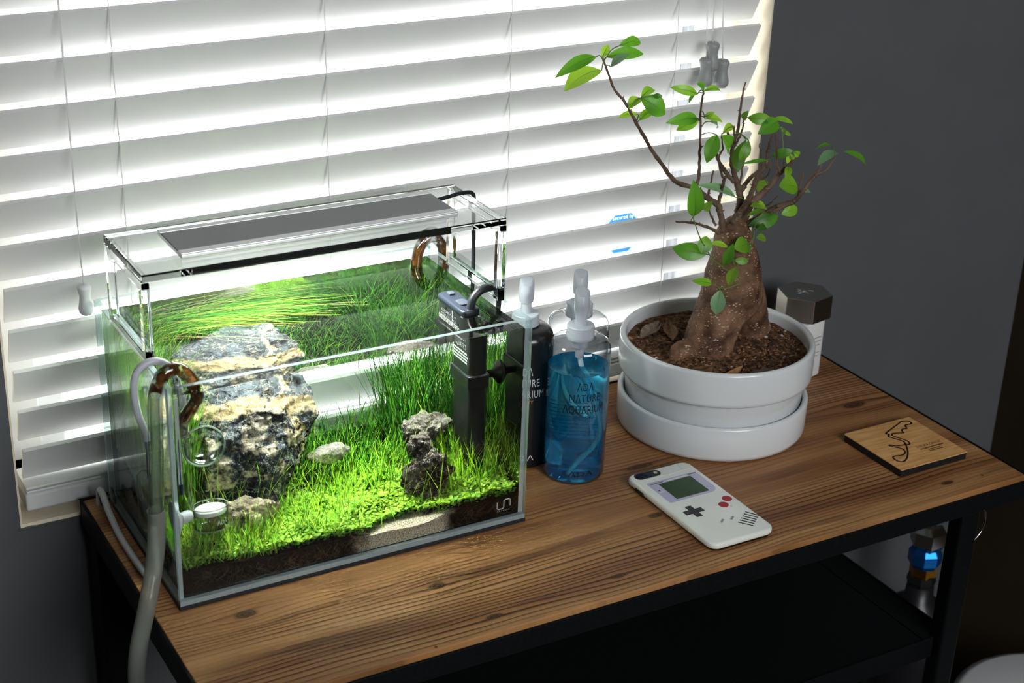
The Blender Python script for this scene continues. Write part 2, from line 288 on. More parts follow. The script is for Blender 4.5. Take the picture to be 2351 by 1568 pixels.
LEAVES= [((0.4763, 0.0937, 0.4405), (0.4242, 0.0794, 0.4316), 0.0102, -0.1, 0.15, 0.12), ((0.4812, 0.0896, 0.4274), (0.4371, 0.0861, 0.4157), 0.0171, 0.42, 0.8, 0.12), ((0.4969, 0.1064, 0.4352), (0.5353, 0.0964, 0.439), 0.0104, 0.04, 0.28, 0.12), ((0.4932, 0.0921, 0.4294), (0.5034, 0.078, 0.4447), 0.0077, -0.29, 0.93, 0.12), ((0.5117, 0.1079, 0.4449), (0.5478, 0.1189, 0.4454), 0.0087, 0.3, 0.19, 0.12), ((0.4842, 0.0954, 0.438), (0.4945, 0.1, 0.45), 0.006, 0.23, 0.85, 0.12), ((0.5424, 0.1091, 0.3883), (0.52, 0.0942, 0.3852), 0.0098, 0.11, 0.67, 0.12), ((0.5367, 0.1001, 0.3912), (0.5621, 0.0885, 0.3748), 0.0168, -0.03, 0.09, 0.12), ((0.5444, 0.1104, 0.3878), (0.5695, 0.1236, 0.3934), 0.008, 0.05, 0.3, 0.12), ((0.5431, 0.1098, 0.3702), (0.5197, 0.1124, 0.3706), 0.0067, 0.38, 0.85, 0.12), ((0.5541, 0.1002, 0.3765), (0.5348, 0.0971, 0.37), 0.008, 0.1, 0.43, 0.12), ((0.5459, 0.0919, 0.3943), (0.5526, 0.0849, 0.3954), 0.004, 0.31, 0.04, 0.12), ((0.5997, 0.0891, 0.3913), (0.5702, 0.0937, 0.4006), 0.008, -0.22, 0.53, 0.12), ((0.6038, 0.0993, 0.3873), (0.5927, 0.0937, 0.3825), 0.0031, 0.5, 0.2, 0.12), ((0.6138, 0.0979, 0.3906), (0.5986, 0.0872, 0.4033), 0.0072, 0.13, 0.28, 0.12), ((0.6128, 0.0965, 0.3911), (0.644, 0.1054, 0.3877), 0.0063, -0.18, 0.56, 0.12), ((0.6171, 0.1097, 0.3584), (0.5716, 0.0953, 0.3637), 0.0101, -0.44, 0.23, 0.12), ((0.6172, 0.1064, 0.3578), (0.5928, 0.1105, 0.3486), 0.0091, -0.26, 0.33, 0.12), ((0.615, 0.0923, 0.3623), (0.6375, 0.0908, 0.3585), 0.0072, -0.46, 0.7, 0.12), ((0.6321, 0.1095, 0.3532), (0.6599, 0.1259, 0.3395), 0.0046, 0.23, 0.96, 0.12), ((0.6107, 0.0884, 0.3663), (0.6166, 0.0808, 0.3725), 0.0041, 0.47, 0.78, 0.12), ((0.6432, 0.0979, 0.3417), (0.6711, 0.1138, 0.3451), 0.0074, 0.12, 0.82, 0.12), ((0.6337, 0.095, 0.3425), (0.6151, 0.0839, 0.3185), 0.0124, -0.06, 0.14, 0.12), ((0.6416, 0.0972, 0.34), (0.6687, 0.1138, 0.3132), 0.0138, -0.17, 0.01, 0.12), ((0.6621, 0.0891, 0.3573), (0.6569, 0.0772, 0.3697), 0.0055, 0.28, 0.36, 0.12), ((0.6658, 0.0872, 0.3595), (0.6871, 0.0727, 0.3588), 0.0092, 0.48, 0.42, 0.12), ((0.7041, 0.0837, 0.3525), (0.6691, 0.0679, 0.3483), 0.012, -0.44, 0.17, 0.12), ((0.7131, 0.1034, 0.3483), (0.732, 0.0908, 0.3456), 0.0056, -0.46, 0.49, 0.12), ((0.7086, 0.0855, 0.3432), (0.7327, 0.1034, 0.3293), 0.0033, -0.38, 0.53, 0.12), ((0.7296, 0.1075, 0.3348), (0.742, 0.1042, 0.3257), 0.0028, 0.49, 0.48, 0.12), ((0.6691, 0.0852, 0.3345), (0.6572, 0.0819, 0.3137), 0.0083, -0.46, 0.42, 0.12), ((0.6654, 0.0854, 0.3359), (0.6661, 0.0995, 0.2939), 0.011, 0.33, 0.5, 0.12), ((0.6888, 0.0763, 0.3126), (0.6497, 0.0675, 0.3175), 0.0032, -0.26, 0.21, 0.12), ((0.7307, 0.0847, 0.3166), (0.7122, 0.098, 0.3083), 0.008, -0.36, 0.05, 0.12), ((0.7558, 0.114, 0.304), (0.7679, 0.1163, 0.2961), 0.0053, 0.49, 0.4, 0.12), ((0.7457, 0.1128, 0.3035), (0.7591, 0.1184, 0.2886), 0.0082, 0.29, 0.74, 0.12), ((0.7359, 0.0958, 0.2945), (0.7225, 0.0811, 0.287), 0.0062, -0.29, 0.87, 0.12), ((0.7268, 0.1128, 0.2656), (0.719, 0.1281, 0.2666), 0.0125, -0.16, 0.66, 0.12), ((0.7638, 0.1086, 0.2618), (0.7418, 0.1137, 0.2668), 0.0185, 0.31, 0.53, 0.12), ((0.7646, 0.1025, 0.2592), (0.7851, 0.1092, 0.2537), 0.0053, -0.23, 0.92, 0.12), ((0.8231, 0.1152, 0.2932), (0.7817, 0.0998, 0.2923), 0.0098, 0.47, 0.96, 0.12), ((0.8017, 0.1031, 0.3048), (0.7672, 0.0867, 0.3165), 0.0039, 0.4, 0.13, 0.12), ((0.8302, 0.1157, 0.2943), (0.8794, 0.1217, 0.2655), 0.0079, -0.44, 0.17, 0.12), ((0.6718, 0.1017, 0.2657), (0.6248, 0.1042, 0.2873), 0.008, 0.25, 0.93, 0.12), ((0.6041, 0.0842, 0.2596), (0.5884, 0.0663, 0.3039), 0.0134, 0.42, 0.01, 0.12), ((0.6389, 0.1118, 0.2521), (0.6367, 0.098, 0.2671), 0.0066, 0.31, 0.78, 0.12), ((0.6388, 0.1119, 0.2542), (0.6332, 0.1137, 0.2567), 0.0042, 0.38, 0.2, 0.12), ((0.7179, 0.1032, 0.2457), (0.6913, 0.0971, 0.256), 0.0087, 0.39, 0.77, 0.12), ((0.7281, 0.0948, 0.2381), (0.69, 0.0958, 0.2329), 0.0116, -0.47, 0.03, 0.12), ((0.7362, 0.1, 0.2374), (0.7599, 0.0996, 0.2424), 0.0097, 0.36, 0.61, 0.12), ((0.6958, 0.0808, 0.2528), (0.6702, 0.0759, 0.2546), 0.0047, 0.27, 0.52, 0.12), ((0.6836, 0.0754, 0.2346), (0.7076, 0.0876, 0.2328), 0.0066, 0.33, 0.09, 0.12), ((0.6922, 0.085, 0.2213), (0.7084, 0.0866, 0.2183), 0.0076, -0.12, 0.79, 0.06), ((0.6769, 0.078, 0.2199), (0.6536, 0.0712, 0.2207), 0.0142, -0.27, 0.49, 0.06), ((0.6186, 0.075, 0.2174), (0.5862, 0.0918, 0.2237), 0.014, -0.4, 0.11, 0.06), ((0.6091, 0.07, 0.2212), (0.6163, 0.0744, 0.2389), 0.012, 0.39, 0.51, 0.06), ((0.6485, 0.078, 0.2201), (0.6249, 0.0756, 0.2303), 0.0056, 0.36, 0.78, 0.06), ((0.6364, 0.066, 0.205), (0.6334, 0.0504, 0.2338), 0.0084, 0.38, 0.2, 0.06), ((0.6509, 0.068, 0.208), (0.6659, 0.0609, 0.2068), 0.0061, 0.34, 0.42, 0.06), ((0.6438, 0.064, 0.1812), (0.6598, 0.0747, 0.1975), 0.0094, -0.33, 0.87, 0.06), ((0.6207, 0.064, 0.1876), (0.5884, 0.0523, 0.2006), 0.0065, -0.35, 0.49, 0.06), ((0.6281, 0.058, 0.1812), (0.6207, 0.0522, 0.1555), 0.0126, 0.04, 0.9, 0.06)]
TRUNK= [[(0.6765, 0.105, 0.2295, 0.0105), (0.6766, 0.105, 0.2178, 0.0163), (0.6778, 0.105, 0.2074, 0.0178), (0.681, 0.105, 0.1888, 0.0237), (0.6822, 0.105, 0.1678, 0.0267), (0.6845, 0.105, 0.1464, 0.0303)], [(0.6782, 0.1, 0.1703, 0.0252), (0.6688, 0.1, 0.1457, 0.0252), (0.6598, 0.1, 0.1236, 0.0243), (0.6529, 0.1, 0.1036, 0.0234), (0.6509, 0.1, 0.0874, 0.0225), (0.651, 0.1, 0.0744, 0.0226)], [(0.6963, 0.118, 0.1607, 0.0246), (0.7132, 0.118, 0.1311, 0.0209), (0.7228, 0.118, 0.1023, 0.017), (0.7251, 0.118, 0.0827, 0.0141), (0.7306, 0.118, 0.0678, 0.0121), (0.7329, 0.118, 0.059, 0.0122)], [(0.6348, 0.092, 0.0954, 0.0078), (0.6189, 0.092, 0.1001, 0.0068), (0.6048, 0.092, 0.1007, 0.0053), (0.6006, 0.092, 0.0952, 0.0043)], [(0.7373, 0.12, 0.0988, 0.0081), (0.7507, 0.12, 0.0825, 0.0051), (0.7577, 0.12, 0.0673, 0.0046)]]

# engraved track outline on the coaster
TRACK= [(0.86, -0.0202), (0.8597, -0.0152), (0.8522, -0.0124), (0.8445, -0.0151), (0.8169, -0.0263), (0.8153, -0.0286), (0.8162, -0.0314), (0.8129, -0.0337), (0.8137, -0.0379), (0.8192, -0.0498), (0.818, -0.0553), (0.814, -0.0625), (0.8066, -0.0725), (0.7976, -0.0814), (0.79, -0.0865), (0.7846, -0.0871), (0.7814, -0.0823), (0.7825, -0.0756), (0.786, -0.0736), (0.7959, -0.0754), (0.8018, -0.0731), (0.8053, -0.0688), (0.8056, -0.063), (0.7984, -0.0527), (0.8003, -0.051), (0.8052, -0.056), (0.8156, -0.0575), (0.8212, -0.0592), (0.8244, -0.0516), (0.8186, -0.0372), (0.8196, -0.0323), (0.8234, -0.031), (0.833, -0.0345), (0.8347, -0.0341), (0.8367, -0.0296), (0.8406, -0.0275), (0.8455, -0.0283), (0.8478, -0.0231), (0.8507, -0.0213), (0.8575, -0.0214)]

class NG:
    """tiny expression builder for node math"""
    def __init__(s, m): s.N, s.L = nt(m)
    def val(s, x, sock):
        if isinstance(x, (int, float)): sock.default_value = x
        else: s.L.new(x, sock)
    def op(s, o, a, b=0.0, c=None):
        n = s.N.new('ShaderNodeMath'); n.operation = o
        s.val(a, n.inputs[0]); s.val(b, n.inputs[1])
        if c is not None: s.val(c, n.inputs[2])
        return n.outputs[0]
    def add(s, a, b): return s.op('ADD', a, b)
    def sub(s, a, b): return s.op('SUBTRACT', a, b)
    def mul(s, a, b): return s.op('MULTIPLY', a, b)
    def xyz(s, x, y, z):
        n = s.N.new('ShaderNodeCombineXYZ')
        for i, a in enumerate((x, y, z)): s.val(a, n.inputs[i])
        return n.outputs[0]
    def noise(s, vec, scale, detail=3, rough=0.5):
        n = s.N.new('ShaderNodeTexNoise'); s.L.new(vec, n.inputs['Vector'])
        n.inputs['Scale'].default_value = scale; n.inputs['Detail'].default_value = detail; n.inputs['Roughness'].default_value = rough
        return n.outputs['Fac']
    def ramp(s, x, stops):
        n = s.N.new('ShaderNodeValToRGB'); s.L.new(x, n.inputs[0]); e = n.color_ramp.elements
        while len(e) < len(stops): e.new(0.5)
        for q, (p, c) in zip(e, stops):
            q.position = p; q.color = (*c, 1) if len(c) == 3 else c
        return n.outputs[0]
    def mixc(s, f, a, b):
        n = s.N.new('ShaderNodeMix'); n.data_type = 'RGBA'; s.val(f, n.inputs[0])
        for i, c in ((6, a), (7, b)):
            if isinstance(c, tuple): n.inputs[i].default_value = (*c, 1)
            else: s.L.new(c, n.inputs[i])
        return n.outputs[2]
    def smooth(s, x, lo, hi):
        n = s.N.new('ShaderNodeMapRange'); n.interpolation_type = 'SMOOTHSTEP'; s.val(x, n.inputs[0])
        n.inputs[1].default_value = lo; n.inputs[2].default_value = hi
        return n.outputs[0]

def wood_material():
    m = mat('old_pine_boards', rough=0.48, spec=0.35); g = NG(m); b = g.N['Principled BSDF']
    tc = g.N.new('ShaderNodeTexCoord'); sp = g.N.new('ShaderNodeSeparateXYZ'); g.L.new(tc.outputs['Object'], sp.inputs[0])
    x, y = sp.outputs[0], sp.outputs[1]
    wav = g.sub(g.noise(g.xyz(g.mul(x, 2.2), g.mul(y, 5), 3.0), 1.0, 2), 0.5)
    yy = g.add(y, g.mul(wav, 0.035))
    s = yy; km = None
    for kx, ky, lx, ly, a in KNOTS:
        dx = g.mul(g.sub(x, kx), 1 / lx); dy = g.mul(g.sub(y, ky), 1 / ly)
        e = g.op('EXPONENT', g.mul(g.add(g.mul(dx, dx), g.mul(dy, dy)), -0.5))
        s = g.sub(s, g.mul(g.mul(g.sub(y, ky), e), a))
        q = g.op('EXPONENT', g.mul(g.add(g.mul(g.mul(dx, dx), 14), g.mul(g.mul(dy, dy), 5)), -0.5))
        km = q if km is None else g.op('MAXIMUM', km, q)
    # growth lines: uneven spacing from a stretched noise added to the phase
    ph = g.add(g.mul(s, 165.0), g.mul(g.noise(g.xyz(g.mul(x, 0.8), g.mul(s, 20), 0.0), 1.0, 2), 4.0))
    fr = g.op('FRACT', ph)
    line = g.ramp(fr, [(0.0, (0, 0, 0)), (0.60, (0.10,) * 3), (0.88, (1, 1, 1)), (0.97, (0.75,) * 3), (1.0, (0, 0, 0))])
    area_n = g.smooth(g.noise(g.xyz(g.mul(x, 1.7), g.mul(s, 14), 7.0), 1.0, 2), 0.38, 0.62)
    fine = g.noise(g.xyz(g.mul(x, 30), g.mul(s, 900), 1.0), 1.0, 2)
    lf = g.mul(line, g.add(0.18, g.mul(area_n, 0.82)))
    base = g.ramp(g.noise(g.xyz(g.mul(x, 2.5), g.mul(s, 30), 4.0), 1.0, 4), [(0.3, srgb(122, 78, 45)), (0.5, srgb(164, 115, 70)), (0.7, srgb(192, 146, 96))])
    c = g.mixc(g.mul(lf, 0.95), base, srgb(48, 28, 16))
    c = g.mixc(g.mul(g.smooth(fine, 0.55, 0.8), 0.35), c, srgb(84, 53, 31))
    dark = g.smooth(g.noise(g.xyz(g.mul(x, 5), g.mul(s, 45), 11.0), 1.0, 3), 0.58, 0.70)
    c = g.mixc(g.mul(dark, 0.42), c, srgb(54, 34, 20))
    ring = g.op('SINE', g.mul(km, 26.0))
    c = g.mixc(g.smooth(km, 0.32, 0.75), c, g.mixc(g.add(0.5, g.mul(ring, 0.4)), srgb(44, 27, 16), srgb(106, 69, 40)))
    # nail pits and worm holes
    v = g.N.new('ShaderNodeTexVoronoi'); v.inputs['Scale'].default_value = 17; g.L.new(tc.outputs['Object'], v.inputs['Vector'])
    c = g.mixc(g.mul(g.sub(1.0, g.smooth(v.outputs['Distance'], 0.02, 0.035)), 0.8), c, srgb(25, 15, 9))
    g.L.new(c, b.inputs['Base Color'])
    bu = g.N.new('ShaderNodeBump'); bu.inputs['Strength'].default_value = 0.25; bu.inputs['Distance'].default_value = 0.001
    g.L.new(g.sub(g.mul(fine, 0.4), lf), bu.inputs['Height']); g.L.new(bu.outputs[0], b.inputs['Normal'])
    return m
KNOTS = [(0.0507, -0.0313, 0.035, 0.012, 0.75), (0.2266, -0.0669, 0.030, 0.010, 0.7), (0.2506, -0.1356, 0.030, 0.007, 0.4),
         (0.4866, -0.0497, 0.028, 0.009, 0.75), (0.8104, -0.1322, 0.030, 0.007, 0.7), (0.3900, -0.1289, 0.03, 0.007, 0.5),
         (0.845, 0.060, 0.055, 0.014, 0.8), (0.530, 0.045, 0.06, 0.010, 0.6)]

M_wall = noisy('dark_grey_wall_paint', srgb(89, 90, 93), srgb(92, 93, 96), 9, 0.75, bump=0.25, bscale=260, spec=0.2)
M_reveal = noisy('cream_reveal_paint', srgb(222, 208, 182), srgb(238, 226, 204), 14, 0.6)
M_ceiling = mat('matt_grey_ceiling', (0.22, 0.22, 0.22), 0.9)
M_floor = noisy('dark_floor_boards', srgb(40, 36, 33), srgb(52, 46, 40), 6, 0.6)
M_brown = noisy('dark_brown_plaster', srgb(54, 44, 33), srgb(66, 54, 40), 5, 0.9, spec=0.1)
M_vinyl = mat('white_vinyl', (0.85, 0.86, 0.86), 0.35)
M_slat = leafy('white_blind_slat', (0.87, 0.87, 0.86), (0.80, 0.82, 0.82), 0.10, 0.35, 0.03)
M_cord = leafy('white_cord', (0.88, 0.88, 0.87), (0.92, 0.92, 0.91), 0.65, gloss=0)
M_tassel2 = mat('grey_tassel', (0.34, 0.355, 0.35), 0.4)
M_tassel = mat('pale_tassel', (0.80, 0.81, 0.83), 0.4)
M_black = noisy('black_powder_coat', srgb(13, 15, 16), srgb(18, 20, 21), 400, 0.5, bump=0.1, spec=0.12)
M_wood = wood_material()
M_glass = thin_glass('low_iron_glass', (0.985, 0.995, 0.99), (0.86, 0.94, 0.91), 1.45, 4, 0.42)
M_pane = thin_glass('window_glass', (0.97, 0.98, 0.97), (0.85, 0.9, 0.88), 1.45, 4)

# ------------------------------------------------------------------ the room
WX0, WX1, WZ0, WZ1 = -0.0854, 0.8175, -0.025, 0.93       # window opening
YW = 0.248
def struct(o): o['kind'] = 'structure'; return o
struct(MB().box(-2.0, 1.308, -3.0, 0.60, -0.80, -0.74).obj('floor', M_floor))
struct(MB().box(-2.0, 1.308, -3.0, 0.248, 1.70, 1.76).obj('ceiling', M_ceiling))
w = MB()
for x0, x1, z0, z1 in ((-2.0, WX0, -0.74, 1.70), (WX1, 1.308, -0.74, 1.70), (WX0, WX1, -0.74, WZ0), (WX0, WX1, WZ1, 1.70)):
    w.box(x0, x1, YW, YW + 0.14, z0, z1)
struct(w.obj('wall_back', M_wall))
struct(MB().box(-2.06, -2.0, -3.0, 0.39, -0.74, 1.70).obj('wall_left', M_wall))
struct(MB().box(1.308, 1.368, -3.0, 0.39, -0.74, 1.70).obj('wall_right', M_brown))
struct(MB().box(-2.06, 1.368, -3.06, -3.0, -0.74, 1.70).obj('wall_front', M_wall))
# plastered reveal round the opening, with a ragged paint line along the sill edge
t = MB()
t.box(WX0, WX0 + 0.002, YW, YW + 0.14, WZ0, WZ1).box(WX1 - 0.002, WX1, YW, YW + 0.14, WZ0, WZ1).box(WX0, WX1, YW, YW + 0.14, WZ1 - 0.002, WZ1)
struct(t.obj('trim_1', M_reveal))
s = MB(); random.seed(3)
n = 60; vs = []; fs = []
for i in range(n + 1):
    x = WX0 + (WX1 - WX0) * i / n
    jy = YW - 0.0006 - random.random() * 0.0012
    vs += [(x, jy, WZ0 - 0.002), (x, YW, WZ0 + 0.0015), (x, YW + 0.14, WZ0 + 0.0015)]
for i in range(n):
    a = 3 * i; fs += [(a, a + 3, a + 4, a + 1), (a + 1, a + 4, a + 5, a + 2)]
struct(s.add(vs, fs).obj('trim_2', M_reveal))
lip = MB(); pts = []
for i in range(81):
    x = WX0 - 0.002 + (WX1 - WX0 + 0.004) * i / 80
    pts.append((x, YW - 0.0005, WZ0 - 0.0035 + random.uniform(-0.0007, 0.0007)))
lip.tube(pts, [0.0018 * random.uniform(0.6, 1.2) for _ in pts], 6)
struct(lip.obj('trim_3', M_wall))

# the window behind the blind: white sliding sash, screen on its left half
win = bpy.data.objects.new('window_1', None); COL.objects.link(win); win['kind'] = 'structure'; win.location = (0.366, 0.33, WZ0)
YF0, YF1 = 0.318, 0.372
f = MB()
f.box(WX0, WX0 + 0.045, YF0, YF1, WZ0, WZ1).box(WX1 - 0.045, WX1, YF0, YF1, WZ0, WZ1)
f.box(WX0, WX1, YF0, YF1, WZ0, WZ0 + 0.04).box(WX0, WX1, YF0, YF1, WZ1 - 0.04, WZ1)
f.obj('window_frame', M_vinyl, win, bevel=0.002)
M_track = mat('grey_track_gasket', (0.45, 0.47, 0.5), 0.5)
f = MB().box(0.395, 0.43, YF0 + 0.012, YF0 + 0.036, WZ0 + 0.04, WZ1 - 0.04)
f.box(WX0 + 0.045, WX0 + 0.072, YF0 + 0.014, YF0 + 0.034, WZ0 + 0.04, WZ1 - 0.04).box(0.732, 0.752, YF0 + 0.014, YF0 + 0.034, WZ0 + 0.04, WZ1 - 0.04)
f.obj('sash', M_vinyl, win, bevel=0.0015)
f = MB().box(0.756, 0.762, YF0 + 0.018, YF0 + 0.03, WZ0 + 0.04, WZ1 - 0.04).box(0.767, 0.7695, YF0 + 0.018, YF0 + 0.03, WZ0 + 0.04, WZ1 - 0.04)
f.obj('track', M_track, win)
MB().box(WX0 + 0.07, 0.40, 0.344, 0.348, WZ0 + 0.04, WZ1 - 0.04).obj('pane', M_pane, win)
MB().box(0.425, 0.736, 0.338, 0.342, WZ0 + 0.04, WZ1 - 0.04).obj('pane', M_pane, win)
M_wire = mat('screen_wire', (0.10, 0.10, 0.11), 0.6)
sc = MB(); h = 0.00021
x = WX0 + 0.08
while x < 0.396:
    sc.add([(x - h, 0.366, WZ0 + .04), (x + h, 0.366, WZ0 + .04), (x + h, 0.366, 0.62), (x - h, 0.366, 0.62)], [(0, 1, 2, 3)]); x += 0.0019
z = WZ0 + 0.04
while z < 0.62:
    sc.add([(WX0 + .08, 0.366, z - h), (0.396, 0.366, z - h), (0.396, 0.366, z + h), (WX0 + .08, 0.366, z + h)], [(0, 1, 2, 3)]); z += 0.0019
o = sc.obj('insect_screen', M_wire, win); o['kind'] = 'stuff'
# octagonal blue sticker on the right pane
def octagon(cx, cz, r): return [(cx + r * math.cos(math.radians(22.5 + 45 * k)), cz + r * math.sin(math.radians(22.5 + 45 * k))) for k in range(8)]
M_stk = mat('sticker_blue', srgb(25, 120, 200), 0.5); M_stkw = mat('sticker_pale_border', srgb(180, 205, 235), 0.5)
stk = thing('window_sticker', 'blue octagonal security sticker with pale border on the window glass', 'sticker', (0.6865, 0.3375, 0.117))
def vplate(mb, poly, y0, y1):
    n = len(poly)
    mb.add([(a, y0, b) for a, b in poly] + [(a, y1, b) for a, b in poly], [tuple(range(n)), tuple(range(2 * n - 1, n - 1, -1))] + [(i, n + i, n + (i + 1) % n, (i + 1) % n) for i in range(n)])
    return mb
vplate(MB(), octagon(0.6865, 0.1440, 0.0305), 0.3370, 0.3378).obj('border', M_stkw, stk)
vplate(MB(), octagon(0.6865, 0.1440, 0.0275), 0.3364, 0.3370).obj('face', M_stk, stk)
tv, tf = text_geo('Secured by', 0.0070)
MB().add([(0.6865 + a, 0.3362, 0.1645 + b) for a, b in tv], tf).obj('lettering', mat('sticker_white', (0.9, 0.9, 0.92)), stk)

# ------------------------------------------------------------------ window blind
PITCH = 0.0432; Z0 = 0.056
blind = thing('window_blind', 'white horizontal slat blind covering the window behind the table', 'blind', (-0.074, 0.26, -0.012))
SD, SH, TH = 0.0185, 0.0393, 0.0044      # slats tilt up towards the room
dv = Vector((0, SD, -SH)).normalized(); nv = Vector((0, -SH, -SD)).normalized()
def slat_mesh():
    mb = MB(); L = math.hypot(SD, SH); prof = []
    for k in range(7):                    # slightly crowned section with rounded edges
        t = k / 6; prof.append((L * t, -0.0006 * 4 * t * (1 - t)))
    ring = prof + [(L * (1 - k / 6), prof[6 - k][1] + TH) for k in range(7)]
    n = len(ring); vs = []
    for xx in (-0.0740, 0.8083):
        for a, b in ring:
            p = dv * a - nv * b
            vs.append((xx, 0.2502 + p.y, p.z))
    fs = [(i, (i + 1) % n, n + (i + 1) % n, n + i) for i in range(n)] + [tuple(range(n))[::-1], tuple(range(n, 2 * n))]
    me = mb.add(vs, fs).mesh('slat', M_slat, smooth=True, autosmooth=40)
    bm = bmesh.new(); bm.from_mesh(me); bmesh.ops.recalc_face_normals(bm, faces=bm.faces); bm.to_mesh(me); bm.free()
    return me
sm = slat_mesh()
for k in range(20):
    o = put('slat', sm, blind); o.location.z += Z0 + PITCH * k
for k in range(2):
    MB().box(-0.0752, 0.8095, 0.2505, 0.2965, 0.0075 + 0.0042 * k, 0.0075 + 0.0042 * k + 0.003).obj('slat', M_slat, blind, bevel=0.0009)
MB().box(-0.0765, 0.8105, 0.2510, 0.2970, -0.0130, 0.0068).obj('bottom_rail', M_slat, blind, bevel=0.003, bseg=3)
MB().box(WX0 + 0.004, WX1 - 0.004, 0.250, 0.300, 0.875, 0.925).obj('head_rail', M_slat, blind, bevel=0.002)
for lx in (0.0475, 0.2615, 0.4740, 0.6890):
    l = MB()
    pf = [(lx + 0.0004 * math.sin(q * 2.1), 0.2490, -0.005 + 0.88 * q / 60) for q in range(61)]
    l.tube(pf, 0.0006, 6)
    l.tube([(lx, 0.2710, 0.0), (lx, 0.2710, 0.875)], 0.0006, 6)
    for k in range(20):
        z = Z0 + PITCH * k
        a = Vector((lx, 0.2502, z)) + nv * 0.0012
        b = a + dv * 0.0425; prev = None; ex = Vector((1, 0, 0))
        for t_, hw in ((0, 0.0004), (0.20, 0.0004), (0.26, 0.0011), (0.42, 0.0014), (0.56, 0.0010), (0.60, 0.0004), (1, 0.0004)):   # flat rung under the slat, with its knot
            p = a + (b - a) * t_
            if prev is not None: l.add([prev[0] - ex * prev[1], prev[0] + ex * prev[1], p + ex * hw, p - ex * hw], [(0, 1, 2, 3)])
            prev = (p, hw)
    l.obj('ladder_cord', M_cord, blind, smooth=True)
def tassel(x, y, ztop, L, k=1.0):
    p = [(0, 0), (0.0052, 0.0), (0.0066, -0.002), (0.0068, -0.004), (0.0055, -0.0095), (0.0053, -0.013), (0.0062, -0.018), (0.0073, -0.024), (0.0070, -0.0275), (0.0050, -0.0305), (0, -0.031)]
    return MB().lathe((x, y, ztop), [(r * k, h_ * L / 0.031) for r, h_ in p], 20)
lc = MB().tube([(0.0022, 0.246, 0.88), (0.0010, 0.243, 0.50), (-0.0026, 0.236, 0.26), (-0.0022, 0.2345, 0.228)], 0.0008, 6).obj('lift_cord', M_cord, blind, smooth=True)
tassel(-0.0022, 0.2345, 0.2290, 0.031).obj('cord_tassel', M_tassel, lc, smooth=True)
for (tx, tz, c0) in ((0.7272, 0.3935, 0.7285), (0.7200, 0.3760, 0.7195), (0.7428, 0.3720, 0.7410)):
    yy = 0.233 if tz < 0.40 else 0.241
    lc = MB().tube([(c0, 0.246, 0.88), (c0, 0.243, 0.48), (tx, yy, tz - 0.001)], 0.0008, 6).obj('lift_cord', M_cord, blind, smooth=True)
    tassel(tx, yy, tz, 0.0325, 1.22).obj('cord_tassel', M_tassel2, lc, smooth=True)

blind.rotation_euler.y = -0.0106        # it hangs a touch higher on the right

# ------------------------------------------------------------------ table
TX0, TX1, TY0, TY1, TZ = -0.0238, 0.9016, -0.1577, 0.2353, -0.004
table = thing('console_table', 'long console table with rustic pine top in a black metal frame', 'table', (0.44, 0.04, -0.74))
tp = MB()
tp.box(TX0, TX1, TY0, TY1, TZ - 0.022, TZ)
tp.obj('table_top', M_wood, table, bevel=0.0016, bseg=3)
fr = MB(); e = 0.003
fr.box(TX0 - e, TX0 - 0.0004, TY0 - 0.001, TY1 + e, TZ - 0.028, TZ + 0.0010)      # left angle iron
fr.box(TX1 + 0.0004, TX1 + e, TY0 - 0.001, TY1 + e, TZ - 0.028, TZ + 0.0002)
fr.box(TX0 - e, TX1 + e, TY1 + 0.0004, TY1 + e, TZ - 0.028, TZ + 0.0010)
fr.box(TX0 - e, TX1 + e, TY0 - e, TY0 - 0.0004, TZ - 0.028, TZ - 0.0062)
fr.box(TX0, TX1, TY0, TY1, TZ - 0.0275, TZ - 0.0225)
fr.obj('top_frame', M_black, table, bevel=0.0006)
for lx0, lx1, ly0, ly1 in ((0.8745, 0.9016, -0.105, -0.084), (0.866, 0.9016, 0.195, 0.228), (TX0, 0.012, -0.105, -0.075), (TX0, 0.012, 0.195, 0.228)):
    MB().box(lx0, lx1, ly0, ly1, -0.74, TZ - 0.0275).obj('leg', M_black, table, bevel=0.003)
MB().box(0.011, 0.862, -0.088, 0.20, -0.256, -0.250).obj('shelf', M_black, table)
sf = MB()
sf.box(TX0 + 0.001, TX1 - 0.001, -0.092, -0.089, -0.276, -0.2485).box(0.8985, TX1, -0.09, 0.20, -0.276, -0.2485).box(0.860, 0.8990, -0.0895, 0.200, -0.2530, -0.2500)
sf.box(TX0, 0.0, -0.09, 0.20, -0.276, -0.2485)
sf.obj('shelf_frame', M_black, table, bevel=0.0006)
M_chrome = mat('chrome', (0.75, 0.75, 0.77), 0.15, metal=1.0)
MB().tube(spline([(0.905, -0.1, -0.076), (0.9146, -0.1, -0.0822), (0.9175, -0.1, -0.094), (0.9158, -0.1, -0.1057), (0.908, -0.1, -0.116), (0.9025, -0.098, -0.12)]), 0.0014, 8).obj('wire_hook', M_chrome, table, smooth=True)

